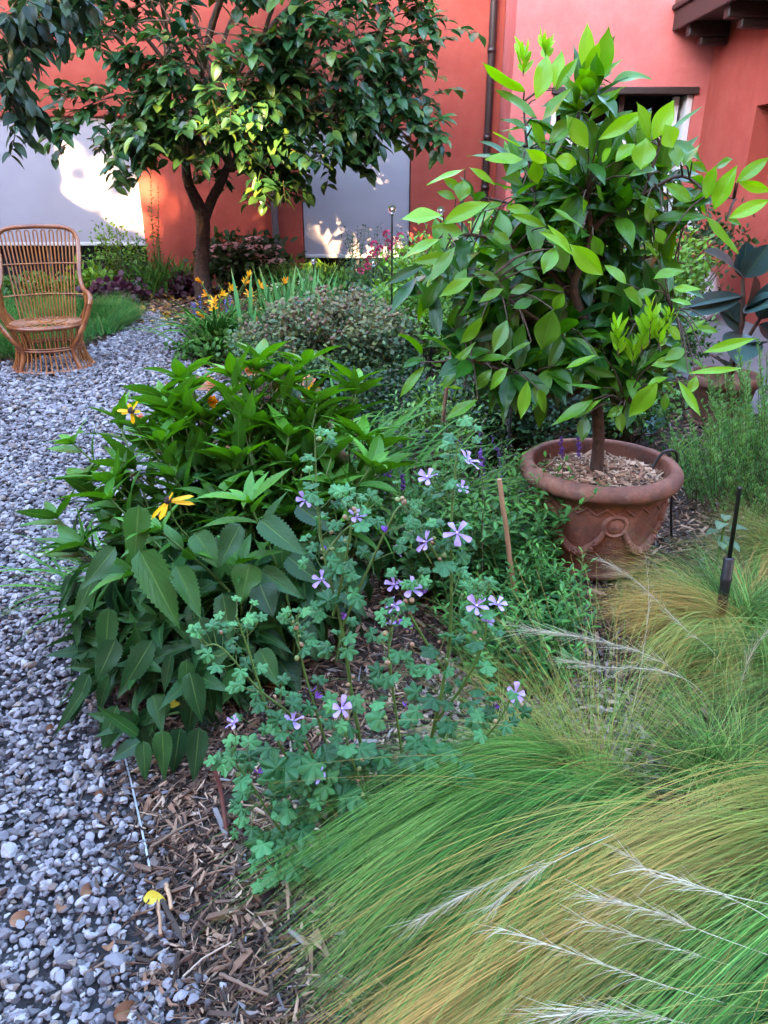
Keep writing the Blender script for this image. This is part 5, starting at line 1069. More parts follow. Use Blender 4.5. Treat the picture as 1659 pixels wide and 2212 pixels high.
M_PURP=leaf_mat('purple_leaf',[(0,(.03,.010,.018)),(1,(.075,.02,.04))],rough=.45,transl=.2)
def shrub(name,label,cat,c,R,ntip,per,lf,mat,r,prof='ellip',ns=4,across=3,clump=.07,group=None,flat=0.,age=None,droop=0.,bump=.18,build=True,stem=.006,low=-.1):
    c=np.array(c,float); b=V(c[0],c[1],0); t=thing(name,label,cat,b,group); L=Loc(t); ms=MB(); P=[];D=[];U=[];A=[]; tipsout=[]
    for _ in range(ntip):
        u=norm(r.normal(size=3)); u[2]=abs(u[2]) if r.random()<.8 else u[2]*.6
        k=r.random()**.28*(1+bump*math.sin(u[0]*6+c[0]*3)*math.cos(u[2]*5+u[1]*4)); tip=V(c[0],c[1],c[2])+np.array(R)*u*k
        if tip[2]<.03: tip[2]=.03+.1*r.random()
        s0=b+V(r.normal()*R[0]*.18,r.normal()*R[1]*.18,-.01); q=smooth_path([s0,(s0+tip)/2+V(0,0,.12*R[2]),tip],7); ms.tube(q,np.linspace(stem,stem*.35,7),4,cap=False); tipsout.append((tip,norm(tip-b+V(0,0,.2))))
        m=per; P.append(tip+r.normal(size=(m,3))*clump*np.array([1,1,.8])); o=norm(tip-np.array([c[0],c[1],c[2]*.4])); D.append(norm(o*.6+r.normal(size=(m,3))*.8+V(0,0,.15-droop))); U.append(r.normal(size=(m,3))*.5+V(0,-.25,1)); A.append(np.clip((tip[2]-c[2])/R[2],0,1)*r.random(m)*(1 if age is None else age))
    P=np.concatenate(P); q=P[:,2]>.01; m=q.sum(); ml=MB(); ml.leaves(P[q],np.concatenate(D)[q],np.concatenate(U)[q],lf[0]*r.uniform(.65,1.25,m),lf[1]*r.uniform(.7,1.2,m),bend=r.uniform(0,.8,m),fold=.25,prof=prof,ns=ns,across=across,age=np.concatenate(A)[q],rng=r)
    L.part(ms,'stems',M_TWIG); L.part(ml,'foliage',mat); return t,L,tipsout
def straps(name,label,cat,c,n,Lr,w,mat,r,t0=(5,35),t1=(60,125),azc=None,rad=.06,group=None,age=0.):
    t=thing(name,label,cat,c,group); L=Loc(t); m=n; az=r.uniform(0,6.28,m) if azc is None else azc[0]+r.normal(size=m)*azc[1]
    root=np.array(c)[None]+np.column_stack([r.normal(size=(m,2))*rad,np.zeros(m)]); P=strands(root,az,r.uniform(*Lr,m),np.radians(r.uniform(*t0,m)),np.radians(r.uniform(*t1,m)),r.uniform(.9,1.6,m),r.normal(size=m)*.15,n=14)
    s=np.linspace(0,1,14); C=np.zeros((m,14,3)); C[...,0]=r.random((m,1)); C[...,2]=np.clip((s[None]-.85)*4*(r.random((m,1))<.3),0,1)*.8+age
    mb=MB(); # folded strap: two ribbons share the midrib
    T=norm(np.gradient(P,axis=1)); side=norm(np.cross(T,np.broadcast_to(V(0,0,1)+r.normal(size=(m,1,3))*.25,T.shape))); nrm=np.cross(side,T); W=(w*r.uniform(.7,1.2,(m,1))*np.clip(np.minimum(.7+s*1.2,(1-s)*3.2),0,1)[None])[...,None]/2
    v=np.stack([P-side*W+nrm*W*.45,P,P+side*W+nrm*W*.45],2); i=np.arange(13); tf=np.concatenate([np.stack([i*3+k,i*3+k+1,i*3+k+4,i*3+k+3],-1) for k in (0,1)]); f=(tf[None]+(np.arange(m)*42)[:,None,None]).reshape(-1,4); mb.add(v.reshape(-1,3),f,col=np.repeat(C[:,:,None,:],3,2).reshape(-1,3))
    L.part(mb,'blades',mat); return t,L
M_STRAP=grass_mat('strap_leaf',[(0,(.025,.10,.014)),(.6,(.055,.18,.022)),(1,(.10,.25,.03))],(.45,.30,.10))
M_IRIS=grass_mat('iris_leaf',[(0,(.05,.19,.05)),(.6,(.10,.28,.08)),(1,(.16,.34,.11))],(.50,.32,.09))
M_ORANGE=leaf_mat('orange_petal',[(0,(.80,.26,.01)),(.6,(.85,.42,.015)),(1,(.80,.55,.06))],rough=.5,transl=.3)
M_PEACH=leaf_mat('peach_petal',[(0,(.74,.32,.20)),(1,(.82,.48,.28))],rough=.5,transl=.3)
M_BUD=plain('yellow_bud',(.55,.45,.05),.5)
def lily_flower(L,c,ax,size,mat,r,parent=None,closed=0.):
    mb=MB(); Fr=frames_from_z(norm(ax)[None],r)[0]; a=np.arange(6)/6*2*PI; D=np.array([Fr@V(math.cos(q)*(1-closed),math.sin(q)*(1-closed),1.15) for q in a]); mb.leaves(np.repeat(np.asarray(c)[None],6,0),D,np.repeat(Fr[:,2][None],6,0)*1.0,size*r.uniform(.9,1.1,6),size*.30*np.where(np.arange(6)%2,1.15,.8),bend=-.2+1.3*(1-closed),fold=.25,ns=8,across=5,rng=r,prof='ellip'); return L.part(mb,'flower',mat,parent=parent)
def midground():
    r=np.random.default_rng(201)
    c=at(705,770,5.15); 
    t,L,tp=shrub('euphorbia_shrub','rounded bronze green shrub with tiny round leaves in the middle of the bed','shrub',(-.40,5.25,.30),(.66,.55,.42),420,26,(.034,.030),M_SEDUM,r,prof='obov',ns=4,clump=.05,age=1.3,stem=.004)
    mb=MB(); v,f=ico(1); P=[]
    for tip,d in tp:
        if tip[2]>.42 and r.random()<.5: P.append(tip+d*.03+r.normal(size=(12,3))*.024)
    P=np.concatenate(P); n=len(P); mb.inst(v,f,P,frames_from_z(r.normal(size=(n,3)),r),r.uniform(.006,.013,(n,1))*np.array([1,1,1.2]),col=np.stack([r.random(n)]*3,1)); L.part(mb,'flower_heads',plain('bronze_bract',(.2,.1,.1),.6,tonevar=[(0,(.10,.05,.045)),(.5,(.17,.085,.06)),(.8,(.17,.15,.05)),(1,(.26,.20,.10))]))
    # orange daylilies
    c=gnd(480,762); t,L=straps('orange_daylily','daylily clump with orange yellow trumpets left of the bronze shrub','flowering plant',c,170,(.45,.85),.018,M_STRAP,r,t0=(5,40),t1=(75,140),rad=.10)
    for x,y,sx,cl in [(437,612,-.5,.75),(497,628,.6,.45),(465,655,-.2,.3),(462,672,0,.4),(535,600,.3,.7),(530,615,.2,.5),(560,622,.5,.35),(540,640,.1,.3),(452,640,-.8,.5),(613,615,.3,.6),(440,685,-.6,.8),(475,640,.8,.6)]:
        e=at(x,y,c[1]-.05+r.normal()*.1); mb=MB(); mb.tube(smooth_path([c+V(r.normal()*.05,0,0),(c+e)/2+V(0,0,.1),e],10),.005,6); s=L.part(mb,'flower_stalk',M_GSTEM); ax=V(sx,-.5,.6); lily_flower(L,e,ax,.080,M_ORANGE,r,s,cl); mb=MB(); 
        mb.leaves(np.repeat(e[None],3,0)-V(0,0,.02),np.array([[.3,0,1],[-.4,.1,.9],[.1,-.3,1]]),V(0,-1,.2),.045,.012,ns=5,fold=.6,rng=r,prof='ellip'); L.part(mb,'flower_bud',M_BUD,parent=s)
    mb=MB()
    # iris
    c=V(-.72,6.5,0); t,L=straps('iris_clump','stiff upright pale green iris leaves behind the bronze shrub','perennial plant',c,110,(.50,.86),.042,M_IRIS,r,t0=(0,18),t1=(8,38),rad=.20)
    # white agapanthus-like heads beside it
    c=gnd(590,690); t,L=straps('agapanthus','pale white flower heads on stems beside the orange daylilies','flowering plant',c,50,(.3,.5),.02,M_STRAP,r,t1=(50,110))
    for x,y in [(655,612),(668,625),(592,622),(575,640),(605,655),(640,640),(700,640),(560,655)]:
        e=at(x,y,c[1]+r.normal()*.2); mb=MB(); mb.tube(smooth_path([c,e],8),.006,6); s=L.part(mb,'flower_stalk',M_GSTEM); mb=MB(); m=22; d=norm(r.normal(size=(m,3))+V(0,0,.5)); mb.leaves(e+d*.01,d,r.normal(size=(m,3)),.05,.016,bend=-.4,ns=4,rng=r,prof='obov'); L.part(mb,'flower_head',leaf_mat('cream_petal',[(0,(.45,.52,.25)),(1,(.70,.70,.52))],transl=.3),parent=s)
    # peach daylilies behind the coneflower
    c=V(-.28,3.0,0); t,L=straps('peach_daylily','strappy daylily with fading peach flowers behind the big serrated clump','flowering plant',c,150,(.55,1.0),.020,M_STRAP,r,t0=(5,45),t1=(80,130),rad=.13)
    for x,y,sx in [(657,826,.3),(573,800,-.5),(392,848,-.7),(455,868,.2),(515,905,.5),(600,880,-.2),(470,830,-.4),(655,850,.6),(530,800,.4),(300,905,.3),(478,955,.6)]:
        e=at(x,y,2.62+r.normal()*.06); mb=MB(); mb.tube(smooth_path([c,(c+e)/2+V(0,0,.06),e-V(0,0,.02)],10),.004,6); s=L.part(mb,'flower_stalk',M_GSTEM); lily_flower(L,e,V(sx,-.7,.2),.075,M_PEACH if r.random()<.65 else M_ORANGE,r,s,r.uniform(.5,.85))
    c=gnd(190,1130)+V(.32,0,0); straps('daylily','long thin daylily blades arching out over the gravel left of the big clump','perennial plant',V(-.86,2.35,0),60,(.35,.62),.010,M_STRAP,r,t0=(15,50),t1=(80,130),azc=(math.radians(170),.8),rad=.08)
    straps('daylily','long daylily blades arching right between the big clump and the bronze shrub','perennial plant',V(.05,2.75,0),70,(.45,.8),.013,M_STRAP,r,t0=(8,40),t1=(75,125),azc=(math.radians(20),.7),rad=.09)
    straps('blue_grass','fine blue grey grass tuft between the big clump and the lemon tree','ornamental grass',V(.22,2.75,0),160,(.25,.42),.004,M_IRIS,r,t0=(5,60),t1=(50,110),rad=.05)
    # greens right of the bronze shrub
    pts=np.array([gnd(r.uniform(850,985),r.uniform(735,790)) for _ in range(80)]); stem_patch('aster_plant','patch of upright soft green stems with needle leaves behind the lamp rods','perennial plant',pts,r.uniform(.35,.62,80),r,(.075,.009),M_BRIGHT,pair=.016,ns=3,across=3,lean=.12,stemr=.0035)
    pts=np.array([gnd(r.uniform(760,905),r.uniform(655,690)) for _ in range(60)]); t,L=stem_patch('valerian','grey green valerian with crimson flower heads in front of the right blind','flowering plant',pts,r.uniform(.5,1.0,60),r,(.085,.022),M_BLUEG,pair=.05,ns=4,across=3,lean=.16,stemr=.004)
    M_CRIM=leaf_mat('crimson_petal',[(0,(.28,.02,.06)),(1,(.50,.06,.14))],transl=.25)
    for x,y in [(835,505),(838,525),(808,528),(820,538),(815,545),(805,548),(848,535),(853,520),(865,510),(798,560),(780,585),(850,600),(862,612),(840,560),(870,545),(795,575)]:
        e=at(x,y,8.4+r.normal()*.2); b=V(e[0]*.95,8.5,0); mb=MB(); mb.tube(smooth_path([b,(b+e)/2+V(.03,0,0),e],8),.004,5); s=L.part(mb,'flower_stalk',M_GSTEM); mb=MB(); m=30; d=norm(r.normal(size=(m,3))+V(0,0,.4)); mb.leaves(e+d*.02,d,r.normal(size=(m,3)),.030,.022,bend=.5,ns=3,rng=r); L.part(mb,'flower_head',M_CRIM,parent=s)
    # pink globe flowers
    c=at(935,640,7.4); t,L,tp=shrub('pink_hydrangea','small green shrub carrying pale pink globe flowers left of the lemon tree','flowering shrub',(c[0]+.12,7.5,.32),(.55,.4,.36),70,16,(.09,.055),M_MID,r,ns=5)
    M_PINKP=leaf_mat('pink_petal',[(0,(.70,.32,.52)),(1,(.82,.55,.70))],rough=.6,transl=.3)
    for x,y,s_ in [(917,612,.105),(962,640,.07),(990,600,.055)]:
        e=at(x,y,7.1); mb=MB(); m=220; d=norm(r.normal(size=(m,3))); mb.leaves(e+d*s_*.72,norm(d+r.normal(size=(m,3))*.6),d,s_*.42,s_*.34,bend=.6,ns=4,rng=r,prof='obov'); L.part(mb,'flower_head',M_PINKP)
    # shrubs behind the lemon tree
    shrub('small_leaved_shrub','tall bright green small leaved shrub seen through the lemon tree','shrub',(.95,5.0,.55),(.62,.5,.60),330,26,(.045,.024),M_BRIGHT,r,ns=4,clump=.07)
    shrub('small_leaved_shrub','bright green shrub left behind the lemon tree foliage, by the pink globes','shrub',(.55,6.2,.45),(.6,.5,.55),200,24,(.05,.028),M_BRIGHT,r,clump=.08)
    shrub('small_leaved_shrub','yellow green shrub between lemon tree and white window','shrub',(1.9,6.6,.55),(.85,.6,.62),260,26,(.055,.03),M_BRIGHT,r,clump=.09)
    shrub('evergreen_shrub','low dark evergreen shrub directly behind the terracotta pot','shrub',(.72,3.95,.22),(.50,.32,.34),260,24,(.030,.020),M_HEDGE,r,clump=.05)
    shrub('evergreen_shrub','low dark green shrub between terracotta pot and rubber plant','shrub',(1.34,4.15,.22),(.32,.30,.30),140,24,(.032,.020),M_MID,r,clump=.05)
    shrub('box_shrub','dense green shrub right behind the lemon tree beside the rubber plant','shrub',(1.75,5.3,.38),(.5,.45,.42),220,26,(.040,.022),M_MID,r,clump=.06)
    shrub('leafy_shrub','small rose shrub with sparse twigs by the meter box on the side wall','shrub',(3.35,8.6,.55),(.55,.4,.6),60,12,(.07,.045),M_HYD,r,clump=.12)
    shrub('leafy_shrub','loose mixed shrub under the brown downpipe','shrub',(1.2,9.6,.35),(.75,.5,.5),130,22,(.07,.04),M_BRIGHT,r,clump=.1)
    shrub('leafy_shrub','low bushy plant beneath the right end of the right blind','shrub',(.25,10.4,.15),(.55,.4,.22),90,22,(.08,.05),M_MID,r,clump=.1)
    shrub('leafy_shrub','soft grey green plant between bronze shrub and lemon pot','shrub',(.28,3.75,.16),(.36,.3,.26),130,22,(.034,.016),M_MID,r,clump=.05)
    shrub('leafy_shrub','low dark leaves under the right side of the bronze shrub','shrub',(.02,4.35,.16),(.42,.34,.24),170,22,(.032,.022),M_HEDGE,r,clump=.05)
    # along the facade
    t,L,tp=shrub('lacecap_hydrangea','reddish lacecap hydrangea against the red wall right of the tree trunk','flowering shrub',(at(530,590,11.0)[0],11.0,.30),(.62,.42,.40),80,14,(.12,.08),M_HYD,r,ns=5,across=5,clump=.11,droop=.2)
    M_LACE=leaf_mat('lacecap_petal',[(0,(.50,.25,.24)),(1,(.72,.50,.45))],transl=.2)
    for x,y in [(548,512),(470,530),(500,525),(525,528),(560,530),(585,545),(598,560),(455,552),(485,548),(515,552),(545,548),(570,562),(530,572),(500,575),(470,570),(590,530),(555,585),(440,540),(610,575)]:
        tip=at(x,y,10.72+r.normal()*.08); mb=MB(); m=34; a=r.uniform(0,6.28,m); q=.10*np.sqrt(r.random(m)); P=tip+np.stack([q*np.cos(a),q*np.sin(a)*.8,-q*.3+q*np.sin(a)*.35],1); mb.leaves(P,np.stack([np.cos(a),np.sin(a),.0*a],1),r.normal(size=(m,3))*.3+V(0,-.4,1),.045,.040,ns=3,rng=r); h=L.part(mb,'flower_head',M_LACE); mb=MB(); mb.tube(smooth_path([V(tip[0]*.5+L.o[0]*.5,11.0,.05),tip*V(1,1,.6)+V(0,.1,0),tip],8),.006,5); L.part(mb,'flower_stalk',M_TWIG,parent=h)
    shrub('airy_shrub','airy small leaved shrub before the dark gap below the left blind','shrub',(at(262,590,10.9)[0],10.9,.36),(.46,.35,.50),60,15,(.055,.028),M_BRIGHT,r,clump=.10)
    straps('grass_tuft','tall light grass tuft at the wall corner beside the airy shrub','ornamental grass',at(335,630,10.6)*V(1,1,0),150,(.4,.75),.014,M_STRAP,r,t0=(2,30),t1=(40,110),rad=.18)
    straps('grass_tuft','light grass tuft at the foot of the red wall left of the trunk','ornamental grass',at(385,630,10.9)*V(1,1,0),110,(.4,.7),.014,M_STRAP,r,t0=(2,30),t1=(40,110),rad=.15)
    b=at(352,610,11.3)*V(1,1,0); pts=b+np.column_stack([r.normal(size=(5,2))*.05,np.zeros(5)]); stem_patch('tall_perennial','thin tall seeding stem standing against the sunlit red wall','perennial plant',pts,[1.75,1.4,1.1,.8,.7],r,(.07,.025),M_MID,pair=.06,ns=4,across=3,lean=.05,stemr=.008)
    for i,(x,y,Y,lab) in enumerate([(262,650,9.9,'dark purple leaved plant at the bed edge right of the chair'),(225,642,9.6,'small purple plant directly behind the chair arm'),(395,640,10.6,'purple leaved plant at the wall left of the trunk')]): shrub('purple_heuchera',lab,'perennial plant',at(x,y,Y)*V(1,1,0)+V(0,0,.05),(.26,.22,.14),26,14,(.10,.085),M_PURP,r,clump=.07)
    shrub('leafy_perennial','fresh green leafy plant beside the chair back under the blind','perennial plant',at(190,625,10.3)*V(1,1,0)+V(0,0,.1),(.35,.3,.18),50,14,(.10,.075),M_BRIGHT,r,clump=.08)
    shrub('leafy_perennial','mixed green plants seen through the chair back','perennial plant',at(60,625,10.2)*V(1,1,0)+V(0,0,.08),(.75,.3,.16),60,14,(.09,.065),M_MID,r,clump=.09)
    shrub('fern_plant','ferny green plant below the grey downpipe','perennial plant',(at(640,600,10.6)[0],10.6,.12),(.5,.35,.22),80,20,(.10,.03),M_MID,r,prof='lance',clump=.09)
    shrub('fern_plant','bright ferny plant under the right blind','perennial plant',(at(715,600,10.7)[0],10.6,.10),(.5,.35,.20),90,20,(.10,.03),M_BRIGHT,r,prof='lance',clump=.09)
    shrub('ground_cover_plant','green perennial behind the iris leaves','perennial plant',(at(720,640,9.3)[0],9.3,.12),(.7,.4,.22),120,20,(.09,.04),M_MID,r,clump=.09)
    shrub('ground_cover_plant','low grey green plant between iris and valerian','perennial plant',(at(800,650,7.6)[0],7.6,.15),(.5,.4,.25),110,20,(.06,.025),M_BLUEG,r,clump=.07)
    shrub('ground_cover_plant','low leafy plant at the gravel edge below the orange daylilies','perennial plant',gnd(470,775)+V(0,0,.05),(.35,.25,.14),60,14,(.06,.045),M_MID,r,clump=.07)
    # lavender hints
    pts=np.array([gnd(r.uniform(420,520),r.uniform(715,745)) for _ in range(9)]); ms=MB(); v,f=ico(1); t=thing('veronica','thin blue violet flower spikes by the orange daylilies','flowering plant',pts.mean(0)); L=Loc(t); fl=MB()
    for p in pts: ms.tube([p,p+V(r.normal()*.03,0,.36)],.003,4); fl.inst(v,f,p+np.column_stack([r.normal(size=(20,2))*.006,r.uniform(.24,.38,20)]),frames_from_z(r.normal(size=(20,3)),r),np.full(20,.0065))
    L.part(ms,'stems',M_GSTEM); L.part(fl,'flower_spikes',plain('blue_violet',(.12,.10,.30),.7))
    # grass behind the chair
    mb=MB(); poly=[(-6,6.25),(-3.2,6.45),(-2.85,7.0),(-2.72,7.8),(-2.75,8.7),(-3.3,9.3),(-7,9.4)]; n=52000; P=np.stack([r.uniform(-6,-2.6,n),r.uniform(6.2,9.4,n),np.zeros(n)],1); P=P[inpoly(P,poly)]; tuft=np.sin(P[:,0]*5.1)*np.cos(P[:,1]*4.3)+np.sin(P[:,0]*2.3+P[:,1]*3.1); P=P[tuft+r.random(len(P))*1.6>-.2]; m=len(P); az=np.sin(P[:,0]*4)*2+np.cos(P[:,1]*3.5)*2+r.normal(size=m)*.9
    Q=strands(P,az,r.uniform(.18,.40,m),r.uniform(.1,.6,m),r.uniform(1.2,2.2,m),np.ones(m),r.normal(size=m)*.3,n=6); C=np.zeros((m,6,3)); C[...,0]=np.clip(r.random((m,1))*.8+.15*np.sin(P[:,0]*3)[:,None],0,1); C[...,2]=(r.random((m,1))<.04)*.7; mb.ribbons(Q,.0042*(1-.75*np.linspace(0,1,6))*np.ones((m,1)),C,up=(0,0,1)); o=mb.build('lawn_grass',grass_mat('soft_grass',[(0,(.022,.11,.02)),(.6,(.055,.20,.03)),(1,(.12,.30,.05))],(.4,.3,.1))); o['kind']='stuff'
midground()

# ------------------------------------------------------------------ lamps, stakes and small things
M_BLACK=plain('black_metal',(.012,.012,.014),.35,metal=.2)
M_BLACKP=plain('black_plastic',(.014,.014,.016),.42)
def glassball():
    m,nt,out=new_mat('clear_glass'); b=nd(nt,'ShaderNodeBsdfPrincipled'); b.inputs['Base Color'].default_value=(.95,.96,.98,1); b.inputs['Roughness'].default_value=.03; b.inputs['Transmission Weight'].default_value=1; b.inputs['IOR'].default_value=1.2; lk(nt,b.outputs[0],out.inputs[0]); return m
M_BALL=glassball(); M_SILVER=plain('silver_cap',(.55,.55,.58),.2,metal=.9)
def lamp(x,y,Y,yb,lab,rad=.032):
    top=at(x,y,Y); b=at(x+(6 if x<800 else -1),yb,Y); b=V(b[0]*.5+top[0]*.5,Y,0); t=thing('solar_garden_lamp',lab,'garden lamp',b,'globe lamps on thin black rods'); L=Loc(t); ax=norm(top-b)
    mb=MB(); mb.tube([b-V(0,0,.05),top-ax*rad*1.3],.0062,8); L.part(mb,'rod',M_BLACK)
    mb=MB(); F=frames_from_z(ax[None],np.random.default_rng(0))[0]; mb.lathe([(0,-rad*1.45),(.010,-rad*1.4),(.014,-rad*1.2),(.016,-rad*.85),(.014,-rad*.75),(0,-rad*.7)],20,top,R=F); L.part(mb,'socket',M_SILVER)
    mb=MB(); a=np.linspace(-PI/2,PI/2,16); mb.lathe(np.stack([rad*np.cos(a)*np.where(a<-.6,.85,1)+1e-4,rad*np.sin(a)],1),24,top); L.part(mb,'globe',M_BALL)
    mb=MB(); mb.lathe([(0,-rad*.6),(.007,-rad*.6),(.010,-rad*.15),(.006,rad*.25),(0,rad*.3)],14,top); L.part(mb,'light_core',M_SILVER)
for a in ((847,452,5.9,710,'tallest globe lamp on a black rod before the right blind'),(677,563,7.6,655,'globe lamp on a thin rod above the iris leaves'),(806,567,6.6,700,'globe lamp with slightly tilted rod between valerian and bronze shrub'),(763,618,5.9,680,'lowest globe lamp standing just behind the bronze shrub'),(952,455,6.4,760,'globe lamp half hidden by the left foliage of the lemon tree'),(1120,470,6.6,760,'globe lamp showing through the middle of the lemon foliage')): lamp(*a)
def tubestake():
    b=at(1548,1385,2.10); b=V(b[0],2.10,0); top=at(1598,1055,2.16); ax=norm(top-at(1548,1385,2.1)); b=at(1548,1385,2.1); b=b-ax*(b[2]/ax[2]); t=thing('lamp_stake','black two stage tube stake leaning slightly right among the feather grass','garden stake',b); L=Loc(t); h=np.linalg.norm(top-b)
    F=frames_from_z(ax[None],np.random.default_rng(0),False)[0]; hs=np.linalg.norm(at(1567,1205,2.13)-b)
    mb=MB(); mb.lathe([(0,-.05),(.0155,-.05),(.0165,hs-.085),(.0185,hs-.08),(.0185,hs-.07),(.0165,hs-.066),(.0165,hs-.004),(.014,hs),(0,hs)],24,b,R=F); L.part(mb,'lower_tube',M_BLACKP)
    mb=MB(); mb.lathe([(0,hs),(.0072,hs),(.0068,h-.004),(.0085,h-.002),(.0085,h+.004),(0,h+.005)],18,b,R=F); L.part(mb,'upper_rod',M_BLACK)
tubestake()
def stick(name,label,cat,pts,rad,mat,sides=7):
    q=smooth_path(pts,12); r=np.random.default_rng(int(abs(q[0][0])*1000)); q[1:-1]+=r.normal(size=(10,3))*rad*.15; mb=MB(); mb.tube(q,np.linspace(rad,rad*.85,12),sides); o=mb.build(name,mat,loc=q[0]); return tag(o,label,cat)
M_CANE=plain('weathered_cane',(.42,.24,.13),.7,c2=(.27,.14,.08),vscale=12)
a=at(1079,1035,2.25); b=at(1100,1195,2.25); d=(b-a)/np.linalg.norm(b-a); stick('wooden_stake','short pale wooden stake leaning in the sage beside the terracotta pot','garden stake',[b+d*(b[2]/-d[2] if d[2]<0 else .2),b,a],.0095,M_CANE)
a=at(977,742,3.55); b=at(955,920,3.55); d=norm(b-a); stick('wooden_stake','brown cane standing behind the lowest left branch of the lemon tree','garden stake',[b+d*(b[2]/-d[2]),b,a],.011,plain('brown_cane',(.20,.09,.05),.7,var=.3))
a=at(1106,850,3.3); stick('metal_stake','thin black metal rod standing left of the terracotta pot','garden stake',[V(a[0]-.01,3.3,-.02),a*V(1,1,.5),a],.008,M_BLACKP)
stick('metal_stake','thin black rod left of the lemon tree below its globe lamp','garden stake',[at(928,770,5.6)*V(1,1,0),at(936,690,5.6),at(945,640,5.6)],.009,M_BLACKP)
# metal edging strip between gravel and bark
E=[gnd(270,1640),gnd(285,1700),gnd(303,1780),gnd(318,1850),gnd(326,1890)]; q=smooth_path(E,30); mb=MB(); 
side=norm(np.cross(np.gradient(q,axis=0),V(0,0,1)))*.0022; v=np.concatenate([q-side+V(0,0,-.03),q-side+V(0,0,.019),q+side+V(0,0,.019),q+side+V(0,0,-.03)]); n=30; i=np.arange(n-1); mb.add(v,np.concatenate([np.stack([i+k*n,i+1+k*n,i+1+(k+1)*n,i+(k+1)*n],-1) for k in range(3)])); tag(mb.build('edging_strip',plain('galvanised_steel',(.42,.41,.43),.4,metal=.6,var=.3,vscale=20),smooth=False,loc=E[0]),'thin grey metal edging strip between the gravel and the bark chips','edging')
def fallen(name,label,x,y,L_,mat,rz,seed,bend=1.2,z=.022):
    r=np.random.default_rng(seed); mb=MB(); p=gnd(x,y,z); mb.leaves(p[None],V(math.cos(rz),math.sin(rz),.25)[None],V(.2,-.5,1)[None],L_,L_*.58,bend=bend,fold=.35,ns=14,across=7,rng=r,wave=.06); return tag(mb.build(name,mat,loc=p),label,'leaf')
M_YL=leaf_mat('yellow_leaf',[(0,(.60,.42,.03)),(1,(.62,.46,.04))],rough=.5,transl=.2,vein=.8); M_BL=leaf_mat('brown_leaf',[(0,(.16,.065,.03)),(1,(.24,.11,.06))],rough=.6,transl=.15,vein=.6)
fallen('fallen_leaf','curled yellow leaf lying on the gravel beside the bark chips',311,1938,.05,M_YL,-.25,1,bend=.8)
fallen('fallen_leaf','small yellow leaf caught under the big serrated clump',370,1530,.05,M_YL,1.2,2,z=.12)
for k,(x,y,rz,l,lab) in enumerate([(245,2195,.3,.06,'large curled brown leaf on the gravel at the bottom edge'),(175,1935,.9,.05,'brown curled leaf on the gravel left of the yellow leaf'),(20,1990,.1,.06,'brown leaf on the gravel at the left edge'),(235,2055,2.,.045,'brown leaf pair on the gravel near the bark edge'),(205,1720,.6,.04,'thin brown leaf on the gravel below the big clump'),(125,1970,1.4,.04,'dry brown leaf between the pebbles at lower left'),(100,1580,.8,.05,'orange brown leaf on the gravel left of the big clump')]): fallen('fallen_leaf',lab,x,y,l,M_BL,rz,10+k,bend=2.2)
M_STICK=plain('dry_twig',(.20,.12,.08),.8,var=.4,vscale=30); M_PALE=plain('pale_twig',(.5,.36,.27),.75,var=.3)
gp=lambda L_,z=.02:[gnd(x,y,z) for x,y in L_]
stick('twig','pale dry stick on the bark near the bottom edge','twig',gp([(475,2105),(520,2125),(580,2150)]),.0042,M_STICK)
stick('twig','thin bent pale stem lying on the bark chips above the short stick','twig',gp([(395,2110),(440,2070),(500,2035)],.025),.0022,M_PALE)
stick('twig','dark twig lying across the gravel at lower left','twig',gp([(180,2105),(250,2065),(300,2035)]),.003,M_STICK)
stick('twig','dark twig lying over the edging strip','twig',gp([(325,1830),(390,1790),(450,1765)],.03),.004,M_STICK)
stick('twig','reddish upright twig lying in the bark by the gravel edge','twig',gp([(347,2020),(345,1985),(343,1950)],.025),.004,M_CANE)
stick('twig','curved reddish twig beside the yellow leaf','twig',gp([(358,1910),(366,1935),(370,1965)],.025),.005,M_CANE)
stick('twig','reddish cane leaning from the bark into the mallow','twig',[gnd(490,1800,.0),at(475,1700,1.4),at(455,1640,1.42)],.006,plain('red_cane',(.12,.035,.025),.6))
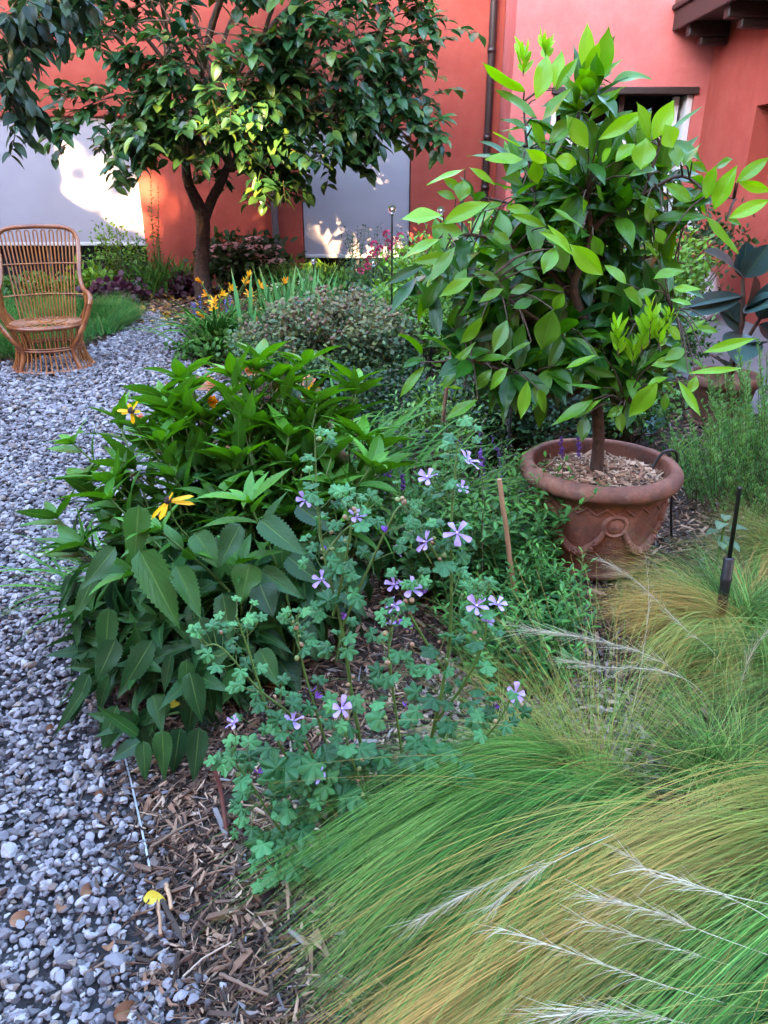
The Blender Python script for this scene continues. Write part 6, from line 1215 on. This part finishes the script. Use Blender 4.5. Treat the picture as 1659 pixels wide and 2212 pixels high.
# leaf litter under the tree
def litter():
    r=np.random.default_rng(301); n=420; P=np.stack([r.uniform(-3.6,-1.0,n),r.uniform(8.2,11.2,n),r.uniform(.01,.04,n)],1); m=len(P); mb=MB(); mb.leaves(P,np.column_stack([r.normal(size=(m,2)),r.normal(size=m)*.15]),V(0,0,1)+r.normal(size=(m,3))*.35,r.uniform(.06,.13,m),r.uniform(.04,.08,m),bend=r.uniform(.2,1.5,m),ns=4,rng=r); o=mb.build('fallen_leaves',leaf_mat('litter_leaf',[(0,(.10,.04,.02)),(.4,(.22,.10,.035)),(.7,(.45,.27,.05)),(1,(.60,.42,.07))],rough=.6,transl=.15)); o['kind']='stuff'
    n=1500; P=np.stack([r.uniform(.1,.75,n),r.uniform(1.5,2.1,n),r.uniform(.008,.022,n)],1); mb=MB(); mb.leaves(P,np.column_stack([r.normal(size=(n,2)),r.normal(size=n)*.2]),V(0,0,1)+r.normal(size=(n,3))*.4,r.uniform(.015,.034,n),r.uniform(.008,.016,n),bend=r.uniform(.5,2.2,n),ns=4,rng=r); o=mb.build('leaf_litter',leaf_mat('grey_litter',[(0,(.09,.055,.05)),(.5,(.20,.13,.12)),(1,(.34,.25,.22))],rough=.7,transl=.1)); o['kind']='stuff'
litter()
# lamb's ear at the right, white sack by the wall
def lambsear():
    r=np.random.default_rng(311); b=V(at(1560,1160,2.55)[0],2.55,0); t=thing('lambs_ear','pale grey felted leaves poking out beside the black tube stake','perennial plant',b); L=Loc(t); mb=MB(); D=[];n=9; a=r.uniform(0,6.28,n); P=b+np.column_stack([np.cos(a)*.02,np.sin(a)*.02,r.uniform(.16,.28,n)]); mb.leaves(P,np.stack([np.cos(a),np.sin(a),.5+0*a],1),V(0,0,1),r.uniform(.06,.09,n),r.uniform(.035,.05,n),bend=1.0,ns=10,across=5,rng=r); L.part(mb,'foliage',leaf_mat('felt_leaf',[(0,(.08,.14,.08)),(1,(.13,.20,.12))],rough=.8,transl=.2,vein=.4)); mb=MB(); mb.tube([b,b+V(0,0,.28)],.005,6); L.part(mb,'stem',M_GSTEM)
lambsear()
def sack():
    b=V(at(1512,600,8.7)[0],8.7,0); n=28; r=np.random.default_rng(321); th=np.linspace(0,2*PI,n,endpoint=False); prof=[(.0,0),(.20,.0),(.235,.05),(.24,.2),(.23,.36),(.19,.47),(.10,.53),(.05,.57),(.075,.64),(.06,.67),(0,.66)]; p=np.array(prof); k=len(p)
    w_=1+.07*np.sin(th*5+1)[None]*(p[:,1,None]>.1)+.08*np.sin(th*11)[None]*(p[:,1,None]>.4); v=np.stack([p[:,0,None]*np.cos(th)*w_,p[:,0,None]*.8*np.sin(th)*w_,np.broadcast_to(p[:,1,None],(k,n))+.012*np.sin(th*7)],-1).reshape(-1,3)+b
    i=np.arange(k-1)[:,None]; j=np.arange(n)[None]; mb=MB(); mb.add(v,np.stack([i*n+j,i*n+(j+1)%n,(i+1)*n+(j+1)%n,(i+1)*n+j],-1).reshape(-1,4)); tag(mb.build('garden_sack',plain('white_sack',(.74,.72,.74),.5,bump=.5,bscale=14),loc=b),'white plastic sack tied at the top, standing by the side wall','sack')
sack()
